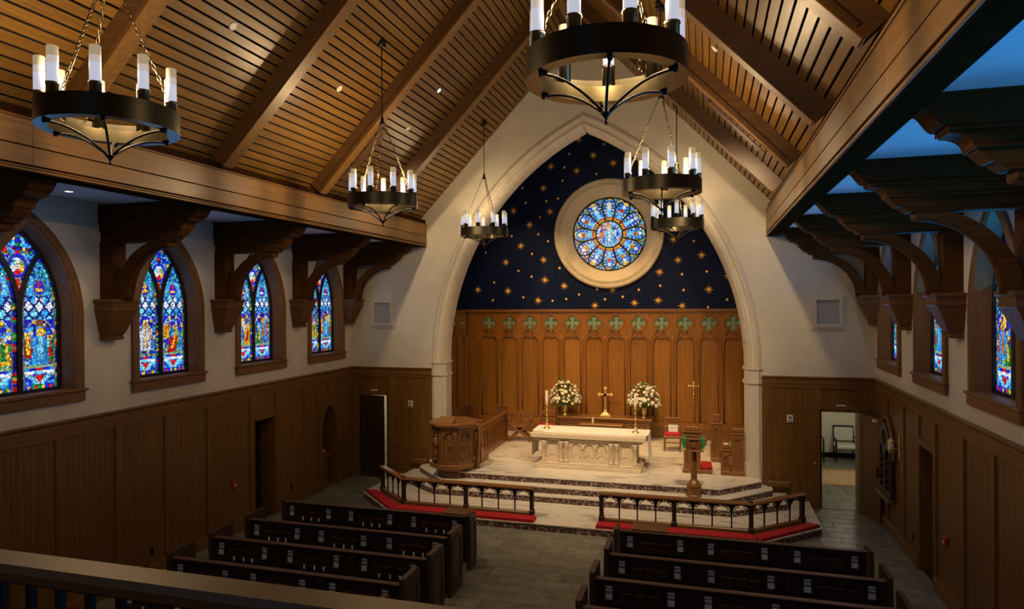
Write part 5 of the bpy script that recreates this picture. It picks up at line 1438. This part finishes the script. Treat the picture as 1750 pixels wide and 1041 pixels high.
# ================================================================== COMMUNION RAIL
ZP = .145
def rail(name_lab, pts, splits, base):
    t = thing('communion_rail', name_lab, 'railing', base, 'communion rails')
    # pts: polyline of the rail in plan; splits: bays per segment given as list of bay counts between posts
    posts = []
    for si, ((a, b), groups) in enumerate(zip(zip(pts[:-1], pts[1:]), splits)):
        A = Vector((*a, 0)); B = Vector((*b, 0)); d = (B-A).normalized(); L = (B-A).length; ang = math.atan2(d.y, d.x)
        M = Matrix.Translation(A) @ Matrix.Rotation(ang, 4, 'Z')
        def put(m, nm, mat, sm=False): m.xf(M); return m.build(nm, mat, t, sm, w=True)
        put(MB().prism([(-.075, .705), (.075, .705), (.085, .72), (.08, .74), (.05, .752), (-.05, .752), (-.08, .74), (-.085, .72)], 'yz', -.04, L+.04), 'top_rail', MT['rail'])
        put(MB().box(-.0, L, -.03, .03, .69, .705), 'under_rail', MT['darkz'])
        put(MB().bbox(-.02, L+.02, -.045, .045, ZP+.03, ZP+.10, .01), 'bottom_rail', MT['rail'])
        put(MB().bbox(-.03, L+.03, -.085, .085, ZP+.001, ZP+.03, .008), 'base_board', MT['rail'])
        nb = sum(groups); x = 0; w_ = L/nb
        arch_m = None
        k = 0; marks = [0]
        for gq in groups: marks.append(marks[-1]+gq)
        for i in range(nb+1):
            x = w_*i
            if i in marks:
                posts.append((M @ Vector((x, 0, 0)), ang))
            else:
                put(MB().bbox(x-.013, x+.013, -.013, .013, ZP+.10, .69, .004), 'baluster', MT['iron'])
        for i in range(nb):
            x0, x1 = w_*i+.014, w_*(i+1)-.014; cx = (x0+x1)/2; hw = (x1-x0)/2
            # cusped arch head
            hd = []
            n = 12; pa = [(cx+(hw-.012)*math.cos(PI*q/14), .565+.115*(math.sin(PI*q/14)**.85)) for q in range(15)]
            outl = [(x0, .535), (x0, .692), (x1, .692), (x1, .535)]+pa
            mm = MB(); mm.prism(outl, 'xz', -.014, .014)
            for q in (-1, 1):
                mm.tube([(cx+q*hw*.86, 0, .60), (cx+q*hw*.66, 0, .592), (cx+q*hw*.60, 0, .61), (cx+q*hw*.68, 0, .63)], .011, 5)
                mm.tube([(cx+q*hw*.58, 0, .645), (cx+q*hw*.38, 0, .63), (cx+q*hw*.28, 0, .645), (cx+q*hw*.34, 0, .668)], .010, 5)
            put(mm, 'tracery_arch', MT['iron'])
    done = []
    for (p, ang) in posts:
        if any((p-q).length < .1 for q in done): continue
        done.append(p)
        m = MB(); m.bbox(-.04, .04, -.04, .04, ZP+.03, .71, .008); m.bbox(-.055, .055, -.055, .055, ZP+.03, ZP+.14, .012); m.bbox(-.05, .05, -.05, .05, .62, .66, .01)
        m.xf(Matrix.Translation(p) @ Matrix.Rotation(ang, 4, 'Z')); m.build('post', MT['darkz'], t, w=True)
    return t
rail('left communion rail with black gothic tracery arches under a wooden top rail', [(-4.43, -1.75), (-3.52, -2.56), (-.66, -2.60)], [[4], [4, 4]], (-2.5, -2.5, ZP))
rail('right communion rail with black gothic tracery arches under a wooden top rail', [(.76, -2.60), (3.55, -2.58), (4.54, -1.68)], [[4, 4], [4]], (2.5, -2.5, ZP))
def kneeler(poly, lab):
    c = thing('kneeler_cushion', lab, 'cushion', (sum(p[0] for p in poly)/len(poly), sum(p[1] for p in poly)/len(poly), ZP), 'red kneelers')
    cx = sum(p[0] for p in poly)/len(poly); cy = sum(p[1] for p in poly)/len(poly)
    n = len(poly); v = []
    for (z, k) in ((ZP+.002, 0), (ZP+.045, 0), (ZP+.058, .012), (ZP+.062, .03)):
        for (x, y) in poly:
            d = Vector((cx-x, cy-y)); q = d.normalized()*k if d.length else d; v.append((x+q.x, y+q.y, z))
    f = [tuple(range(n-1, -1, -1)), tuple(3*n+i for i in range(n))]
    for k in range(3):
        for i in range(n): f.append((k*n+i, k*n+(i+1) % n, (k+1)*n+(i+1) % n, (k+1)*n+i))
    MB().add(v, f).build('cushion_pad', MT['red'], c, w=True)
    m = MB(); m.tube([(p[0], p[1], ZP+.047) for p in poly], .006, 4, True); m.build('piping', MT['red'], c, True, w=True)
kneeler([(-3.64, -2.97), (-.54, -2.97), (-.54, -2.70), (-3.56, -2.68)], 'long red kneeler cushion along the left communion rail')
kneeler([(-4.84, -1.82), (-3.66, -2.97), (-3.58, -2.69), (-4.55, -1.80)], 'short angled red kneeler cushion at the outer end of the left rail')
kneeler([(.70, -2.97), (3.64, -2.97), (3.58, -2.70), (.70, -2.70)], 'long red kneeler cushion along the right communion rail')
kneeler([(3.66, -2.97), (4.84, -1.82), (4.66, -1.72), (3.62, -2.69)], 'short angled red kneeler cushion at the outer end of the right rail')

# ================================================================== PEWS
def pew(x0, x1, y, lab, grp, first, side):
    # y: back face of the pew back, facing the gallery; the seat lies towards the altar
    c = thing('pew', lab, 'pew', ((x0+x1)/2, y, 0), grp)
    ai = x1 if side < 0 else x0        # aisle end
    MB().box(x0+.05, x1-.05, y, y+.03, .12, .875).build('back_panel', MT['dark'], c, w=True)
    for k in (1, 2):
        xx = x0+(x1-x0)*k/3; MB().bbox(xx-.04, xx+.04, y-.018, y, .10, .87, .004).build('back_stile', MT['dark'], c, w=True)
    MB().bbox(x0+.04, x1-.04, y-.025, y+.06, .875, .905, .01).build('cap_rail', MT['pewcap'], c, w=True)
    if not first:
        MB().bbox(x0+.05, x1-.05, y+.06, y+.46, .42, .46, .012).build('seat', MT['dark'], c, w=True)
        MB().box(x0+.05, x1-.05, y+.3, y+.33, .05, .42).build('seat_support', MT['dark'], c, w=True)
    else:
        MB().box(x0+.05, x1-.05, y+.03, y+.26, .62, .65).build('inner_shelf', MT['dark'], c, w=True)
    for x in (x0, x1):
        xa, xb = x-.03, x+.03
        if first:
            prof = [(y-.03, 0), (y+.30, 0), (y+.30, .86), (y+.28, .90), (y+.05, .915), (y-.03, .915)]
        else:
            prof = [(y-.05, 0), (y+.46, 0), (y+.46, .93), (y+.44, .965), (y+.40, .975), (y-.03, .975), (y-.05, .955)]
        e = MB().prism(prof, 'yz', xa, xb).build('end_panel', MT['pewend'], c, w=True)
        sg = 1 if x == x1 else -1; fx = xb if sg > 0 else xa
        a, b = sorted((fx, fx+sg*.012))
        yy0, yy1 = (y+.02, y+.25) if first else (y+.03, y+.38)
        zz = .78 if first else .84
        MB().plate(rect(yy0-.03, yy1+.03, .12, zz+.03), [rect(yy0+.02, yy1-.02, .17, zz-.02)], 'yz', a, b).build('end_moulding', MT['pewend'], c, w=True)
    MB().bbox(ai-.04, ai+.04, y-.06, y+(.12 if first else .40), .916 if first else .976, .93 if first else .99, .006).build('end_cap', MT['pewcap'], c, w=True)
    nr = 3; rw_ = (x1-x0)/nr
    for k in range(nr):
        a = x0+rw_*k+.16; b = x0+rw_*(k+1)-.16
        rk = MB().box(a, b, y-.10, y, .60, .615).box(a, b, y-.10, y-.088, .615, .675).box(a, a+.012, y-.10, y, .60, .70).box(b-.012, b, y-.10, y, .60, .70).build('book_rack', MT['dark'], c, w=True)
        for q in (.36, .55, .72):
            MB().lathe([(.012, .61), (.014, .67), (.011, .672), (.010, .62)], (a+(b-a)*q, y-.105, 0), 8, False).build('cup_holder', MT['whiteplastic'], c, True, w=True) if side < 0 else None
    return c
def rack_items(x0, x1, y, row, side, r):
    rw_ = (x1-x0)/3
    nm = 'left' if side < 0 else 'right'
    for k in range(3):
        a = x0+rw_*k+.175; b = x0+rw_*(k+1)-.175
        pos = ('outer', 'middle', 'aisle') if side < 0 else ('aisle', 'middle', 'outer')
        for q, xx in enumerate((a+.05, b-.05)):
            c = thing('offering_card', '%s blue and white card in the %s rack, %s pew row %s of the aisle' % (('left', 'right')[q], pos[k], row, nm), 'card', (xx, y-.075, .617), 'cards in the pew racks')
            MB().box(-.043, .043, -.001, .001, 0, .125).build('paper_slip', MT['paper'], c)
            MB().box(-.043, .043, .012, .014, 0, .225).build('blue_header', MT['bluecard'], c)
            MB().box(-.043, .043, .0105, .012, .198, .215).build('white_stripe', MT['paper'], c)
            MB().box(-.043, .043, .0105, .012, .155, .175).build('white_stripe', MT['paper'], c)
            c.rotation_euler = (r.uniform(-.05, .08), 0, r.uniform(-.1, .1))
        for q in range(3):
            xx = a+.17+(b-a-.34)*(q+.5)/3; w_ = .15
            h = thing('hymnal', '%s dark red hymnal in the %s rack, %s pew row %s of the aisle' % (('left', 'centre', 'right')[q], pos[k], row, nm), 'book', (xx, y-.043, .616), 'hymnals in the pew racks')
            hh = .135+r.uniform(-.01, .012)
            MB().bbox(-w_/2, w_/2, -.02, .022, 0, hh, .003).build('cover', MT['book'], h)
            MB().box(-w_/2+.006, w_/2-.006, -.015, .017, hh-.004, hh-.002).build('pages', MT['book'], h)
            h.rotation_euler = (r.uniform(-.06, .02), 0, 0)
rr = random.Random(5)
PY = [-5.15, -6.20, -7.08, -7.95, -8.82]
LX = [(-4.70, -1.10), (-4.66, -1.02), (-4.64, -.98), (-4.62, -.98), (-4.62, -.98)]
RX = [(1.38, 5.02), (1.38, 5.02), (1.32, 5.02), (1.30, 5.02), (1.30, 5.02)]
RO = ('front', 'second', 'third', 'fourth', 'fifth')
for k, y in enumerate(PY):
    pew(*LX[k], y, ('dark wooden pew frontal with book racks, first row left of the aisle' if k == 0 else 'dark wooden pew with book racks on its back, %s row left of the aisle' % RO[k]), 'pews', k == 0, -1)
    pew(*RX[k], y, ('dark wooden pew frontal with book racks, first row right of the aisle' if k == 0 else 'dark wooden pew with book racks on its back, %s row right of the aisle' % RO[k]), 'pews', k == 0, 1)
    rack_items(*LX[k], y, RO[k], -1, rr); rack_items(*RX[k], y, RO[k], 1, rr)
# small desk tops beside the front pews
for (x0, x1, nm, y) in ((-1.58, -1.10, 'left', -5.0), (1.62, 2.18, 'right', -5.0)):
    d = thing('front_desk_top', 'small brown wooden desk ledge on top of the front %s pew frontal by the aisle' % nm, 'desk', ((x0+x1)/2, y, .906), 'front desk ledges')
    MB().bbox(x0, x1, y-.13, y+.20, .9055, .93, .008).build('board', MT['furn_x'], d, w=True)
    MB().bbox(x0+.03, x1-.03, y+.165, y+.185, .84, .905, .004).build('lip', MT['furn_x'], d, w=True)

# ================================================================== GALLERY HANDRAIL
hr = thing('gallery_handrail', 'dark metal gallery handrail with square balusters in the lower left foreground', 'railing', (.8, -14.5, 2.9))
yr = -14.45
MB().prism([(yr-.045, 3.795), (yr+.045, 3.795), (yr+.05, 3.82), (yr+.04, 3.838), (yr-.04, 3.838), (yr-.05, 3.82)], 'yz', -2.6, 4.6).build('top_rail', MT['railm'], hr, w=True)
MB().box(-2.6, 4.6, yr-.015, yr+.015, 3.775, 3.795).build('under_rail', MT['iron'], hr, w=True)
MB().box(-2.6, 4.6, yr-.02, yr+.02, 3.0, 3.03).build('bottom_rail', MT['iron'], hr, w=True)
x = -2.55
while x < 2.3:
    MB().box(x-.0095, x+.0095, yr-.0095, yr+.0095, 3.03, 3.78).build('baluster', MT['iron'], hr, w=True); x += .102
for x in (-2.5, 4.5): MB().bbox(x-.03, x+.03, yr-.03, yr+.03, 2.9, 3.8, .004).build('post', MT['iron'], hr, w=True)

# ================================================================== FRONT DOORS AND ROOMS BEYOND
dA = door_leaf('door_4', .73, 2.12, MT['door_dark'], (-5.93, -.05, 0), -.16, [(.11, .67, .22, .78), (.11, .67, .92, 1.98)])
MB().bbox(.69, .73, -.03, 0, .92, 1.15, .006).build('handle_plate', MT['iron'], dA)
MB().tube([(.71, -.03, 1.08), (.71, -.06, 1.08), (.62, -.06, 1.08)], .010, 6).build('lever', MT['iron'], dA, True)
dB = door_leaf('door_5', .76, 2.10, MT['door'], (5.86, -.06, 0), -1.25, [(.12, .64, .22, .80), (.12, .64, .92, 1.96)])
MB().bbox(.57, .70, -.045, 0, 2.02, 2.07, .006).build('door_closer', MT['whiteplastic'], dB)
MB().bbox(.69, .72, -.03, 0, .9, 1.12, .006).build('handle_plate', MT['iron'], dB)
n6 = 4
for s, x0, x1, zt in ((-1, -5.95, -5.15, 2.15), (1, 5.11, 5.9, 2.13)):
    struct(MB().box(x0-.001, x0+.03, -.05, .34, 0, zt).box(x1-.03, x1+.001, -.05, .34, 0, zt).box(x0, x1, -.05, .34, zt-.03, zt+.001).build('trim_%d' % n6, MT['wains'])); n6 += 1
def side_room(nm, x0, x1, y0, y1, h, light, watts):
    struct(MB().box(x0, x1, y1, y1+.1, 0, h).build('wall_%s_back' % nm, MT['cream']))
    struct(MB().box(x0-.1, x0, y0, y1+.1, 0, h).build('wall_%s_left' % nm, MT['cream']))
    struct(MB().box(x1, x1+.1, y0, y1+.1, 0, h).build('wall_%s_right' % nm, MT['cream']))
    struct(MB().box(x0, x1, y0, y1, h, h+.1).build('ceiling_%s' % nm, MT['ceilw']))
    fo = struct(MB().box(x0, x1, .0, y1, -.1, -.012).build('floor_%s' % nm, MT['grout']))
    t = thing('room_ceiling_light', 'flat ceiling light in the room behind the %s front door' % ('left' if x0 < 0 else 'right'), 'ceiling light', ((x0+x1)/2, light, h))
    MB().lathe([(.001, -.06), (.15, -.055), (.17, -.02), (.17, 0)], (0, 0, 0), 20, False).build('diffuser', MT['bulb'], t, True)
    point(t, (0, 0, -.25), watts, (1.0, .90, .68), .12)
    return fo
fo = side_room('sacristy', 4.75, 8.0, .33, 5.2, 2.6, 2.6, 34)
for i in range(9):
    for j in range(8):
        xx, yy = 4.8+.36*i-(.18 if j % 2 else 0), .02+.62*j
        if xx+.35 < 7.98 and xx > 4.72 and yy < 4.6: MB().bbox(max(xx, 4.76), xx+.353, yy, yy+.613, -.012, 0, .003).build('floor_tile', MT['slate'], fo)
struct(MB().box(4.75, 8.0, 5.17, 5.2, 0, .14).build('baseboard_sacristy', MT['iron']))
side_room('vestry', -7.2, -4.75, .33, 2.4, 2.6, 1.4, 20)
rg = thing('rug', 'tan patterned rug on the floor of the room behind the right front door', 'rug', (6.2, 2.85, 0))
MB().bbox(5.0, 7.6, 2.02, 3.72, .001, .012, .004).build('rug_field', MT['rug'], rg, w=True)
MB().plate(rect(5.03, 7.57, 2.05, 3.69), [rect(5.14, 7.46, 2.16, 3.58)], 'xy', .012, .0135).build('rug_border', plain('rug_border_wool', (.36, .19, .09), .95, noise=.4, nscale=30), rg, w=True)
def arm_chair(x, y, lab):
    c = thing('armchair', lab, 'chair', (x, y, 0), 'cream armchairs')
    for sx in (-1, 1):
        MB().bbox(sx*.27-.02, sx*.27+.02, -.27, -.23, 0, .62, .005).build('leg', MT['iron'], c)
        MB().tube([(sx*.25, .25, 0), (sx*.25, .23, .45), (sx*.25, .30, .92)], .02, 5).build('leg', MT['iron'], c)
        MB().tube([(sx*.27, -.25, .60), (sx*.28, -.18, .645), (sx*.28, .05, .63), (sx*.25, .25, .66)], .018, 5).build('arm_rest', MT['iron'], c, True)
    MB().bbox(-.27, .27, -.27, .24, .36, .48, .035).build('seat_cushion', MT['upholst'], c)
    MB().bbox(-.25, .25, .22, .285, .52, .90, .025).xf(Matrix.Translation((0, -.05, .02)) @ Matrix.Rotation(-.08, 4, 'X')).build('back_cushion', MT['upholst'], c)
    MB().bbox(-.27, .27, .27, .31, .90, .94, .008).build('top_rail', MT['iron'], c)
arm_chair(6.47, 4.82, 'cream upholstered armchair with dark frame seen whole through the right doorway')
arm_chair(5.60, 4.78, 'cream upholstered armchair with dark frame cut off at the left edge of the doorway')
def wall_unit(name, lab, cat, loc, parts, grp=None):
    t = thing(name, lab, cat, loc, grp)
    for (nm, mat, b, bv) in parts: MB().bbox(*b, bv).build(nm, MT[mat], t)
    return t
wall_unit('light_switch', 'white light switch on the far wall of the room behind the right doorway', 'switch', (6.75, 5.17, 1.38), [('plate', 'whiteplastic', (-.035, .035, -.008, .0, -.06, .06), .003), ('toggle', 'whiteplastic', (-.008, .008, -.018, -.008, -.015, .015), .002)])
for s, nm in ((-1, 'left'), (1, 'right')):
    # framed square wall vents
    x0, x1 = (-5.62, -4.95) if s < 0 else (4.94, 5.61)
    t = thing('wall_panel', 'white square framed panel on the plaster above the %s front door' % nm, 'wall panel', ((x0+x1)/2, 0, 4.25), 'framed wall panels')
    cx = (x0+x1)/2
    for (h, y0, y1) in ((.335, -.035, 0), (.285, -.065, -.03)):
        MB().plate(rect(cx-h, cx+h, 4.25-h*1.12, 4.25+h*1.12), [rect(cx-.225, cx+.225, 3.99, 4.51)], 'xz', y0, y1).build('frame', MT['plaster'], t, w=True)
    MB().box(cx-.225, cx+.225, -.010, -.002, 3.99, 4.51).build('grille_face', MT['ventface'], t, w=True)
    ax = s*4.505
    t = wall_unit('emergency_light', 'white wall alarm unit with round light on the wainscot by the %s door' % nm, 'alarm', (ax, -.022, 1.92), [('body', 'whiteplastic', (-.065, .065, -.05, 0, -.085, .085), .012), ('lens', 'grey', (-.045, .045, -.058, -.05, -.07, -.03), .006)], 'wall alarm units')
    MB().lathe([(.001, -.062), (.03, -.06), (.038, -.05)], (0, 0, .03), 14, False, 'y').build('round_light', MT['grey'], t, True)
    bx_ = s*5.52
    wall_unit('door_sensor', 'small white bar above the %s front door' % nm, 'sensor', (bx_, -.05, 2.245), [('body', 'whiteplastic', (-.09, .09, -.03, 0, -.02, .02), .006), ('slot', 'grey', (-.07, .07, -.033, -.03, -.006, .006), .001)], 'bars above the doors')
    wall_unit('push_plate', 'small brass switch plate on the panel beside the %s front door' % nm, 'switch', (s*5.0-(0 if s > 0 else -.12), -.05, .99), [('plate', 'furn', (-.045, .045, -.02, 0, -.07, .07), .006), ('button', 'brass', (-.02, .02, -.03, -.02, -.03, .02), .006)], 'switch plates')
wall_unit('fire_alarm', 'red fire alarm pull on the left wainscot', 'alarm', (-W+.022, -4.67, .97), [('body', 'redplastic', (0, .05, -.05, .05, -.07, .07), .008), ('pull', 'whiteplastic', (.05, .06, -.03, .03, -.03, .01), .003)])
wall_unit('fire_alarm', 'red fire alarm pull on the right wainscot past the dark doorway', 'alarm', (W-.022, -4.47, .92), [('body', 'redplastic', (-.05, 0, -.05, .05, -.07, .07), .008), ('pull', 'whiteplastic', (-.06, -.05, -.03, .03, -.03, .01), .003)])
for (x, y, z, lab) in ((-W+.022, -6.69, .38, 'black outlet plate low on the left wainscot behind the gallery rail'), (-W+.022, -2.74, .40, 'black outlet plate low on the left wainscot between doorway and niche'), (W-.022, -2.75, .40, 'black outlet plate low on the right wainscot before the dark doorway')):
    sg = 1 if x < 0 else -1
    a, b = sorted((0, sg*.008)); a2, b2 = sorted((sg*.008, sg*.011))
    wall_unit('outlet', lab, 'outlet', (x, y, z), [('plate', 'iron', (a, b, -.04, .04, -.06, .06), .002), ('socket', 'black', (a2, b2, -.02, .02, -.035, .035), .001)], 'outlet plates')

# ================================================================== RIGHT WALL ORNAMENTS
gr = thing('carved_shrine', 'dark carved gothic shrine panel with pointed arch on the right wall near the open door', 'wall panel', (W-.05, -1.12, .6))
cy = -1.12; x0, x1 = W-.11, W-.045
po = pointed(cy, .60, 1.42, 1.45, .22, 10); pi_ = pointed(cy, .50, 1.44, 1.46, .20, 10)
MB().tube([(W-.07, a, b) for a, b in pointed(cy, .58, .9, 1.45, .22, 10)[2:]], .038, 6).build('arch_moulding', MT['wains'], gr, True, w=True)
hs_ = [pointed(cy-.24, .18, .82, 1.40, .08, 5), pointed(cy+.24, .18, .82, 1.40, .08, 5), [(cy+.15*math.cos(2*PI*i/14), 1.82+.15*math.sin(2*PI*i/14)) for i in range(14)]]
MB().plate(pointed(cy, .50, .70, 1.45, .20, 10), hs_, 'yz', x0, x1).build('tracery_plate', MT['door_dark'], gr, w=True)
MB().prism(pointed(cy, .49, .71, 1.45, .20, 10), 'yz', W-.06, W-.05).build('back_plate', MT['black'], gr, w=True)
m = MB()
for i in range(5):
    for q in (-.24, .24): m.ball((x0+.03, cy+q+.09*math.sin(i*2.2), .92+.11*i), .045, 6, 4)
for i in range(6): m.ball((x0+.03, cy+.09*math.cos(PI/3*i), 1.82+.09*math.sin(PI/3*i)), .035, 6, 4)
m.build('carving', MT['door_dark'], gr, True, w=True)
MB().bbox(W-.17, W-.045, cy-.55, cy+.55, .62, .70, .015).build('shelf', MT['wains_y'], gr, w=True)
sc_ = thing('wall_sconce', 'brass wall sconce with cream glass cylinder on the right wall', 'sconce', (W-.05, -2.05, 1.8))
MB().bbox(-.02, 0, -.035, .035, -.22, .24, .01).build('back_plate', MT['brass'], sc_)
MB().tube([(0, 0, -.02), (-.08, 0, -.02), (-.14, 0, -.04)], .012, 6).build('arm', MT['brass'], sc_, True)
MB().tube([(0, 0, .10), (-.08, 0, .11), (-.14, 0, .11)], .008, 6).build('upper_arm', MT['brass'], sc_, True)
MB().lathe([(.02, -.10), (.05, -.07), (.062, -.04), (.062, -.02)], (-.15, 0, 0), 14, False).lathe([(.062, .10), (.066, .11), (.05, .13), (.02, .16), (.001, .18)], (-.15, 0, 0), 14, False).build('holder', MT['brass'], sc_, True)
MB().lathe([(.055, -.03), (.055, .10)], (-.15, 0, 0), 14, False).build('glass_cylinder', MT['wax'], sc_, True)
# stand in the left niche
st = thing('niche_stand', 'carved wooden stand with open top placed in the pointed niche of the left wall', 'stand', (-W-.10, -1.32, 0))
MB().bbox(-.17, .17, -.14, .14, .0, .08, .015).build('foot', MT['wains'], st)
MB().bbox(-.12, .12, -.10, .10, .08, .78, .01).build('body', MT['wains'], st)
for q in (-.06, 0, .06): MB().bbox(.12, .135, q-.012, q+.012, .15, .70, .004).build('rib', MT['wains'], st)
MB().bbox(-.16, .18, -.15, .15, .78, .84, .02).build('top', MT['wains_y'], st)
MB().lathe([(.06, .84), (.10, .88), (.11, .93), (.09, .93), (.05, .88), (.001, .87)], (0, 0, 0), 14, False).build('bowl', MT['brass'], st, True)
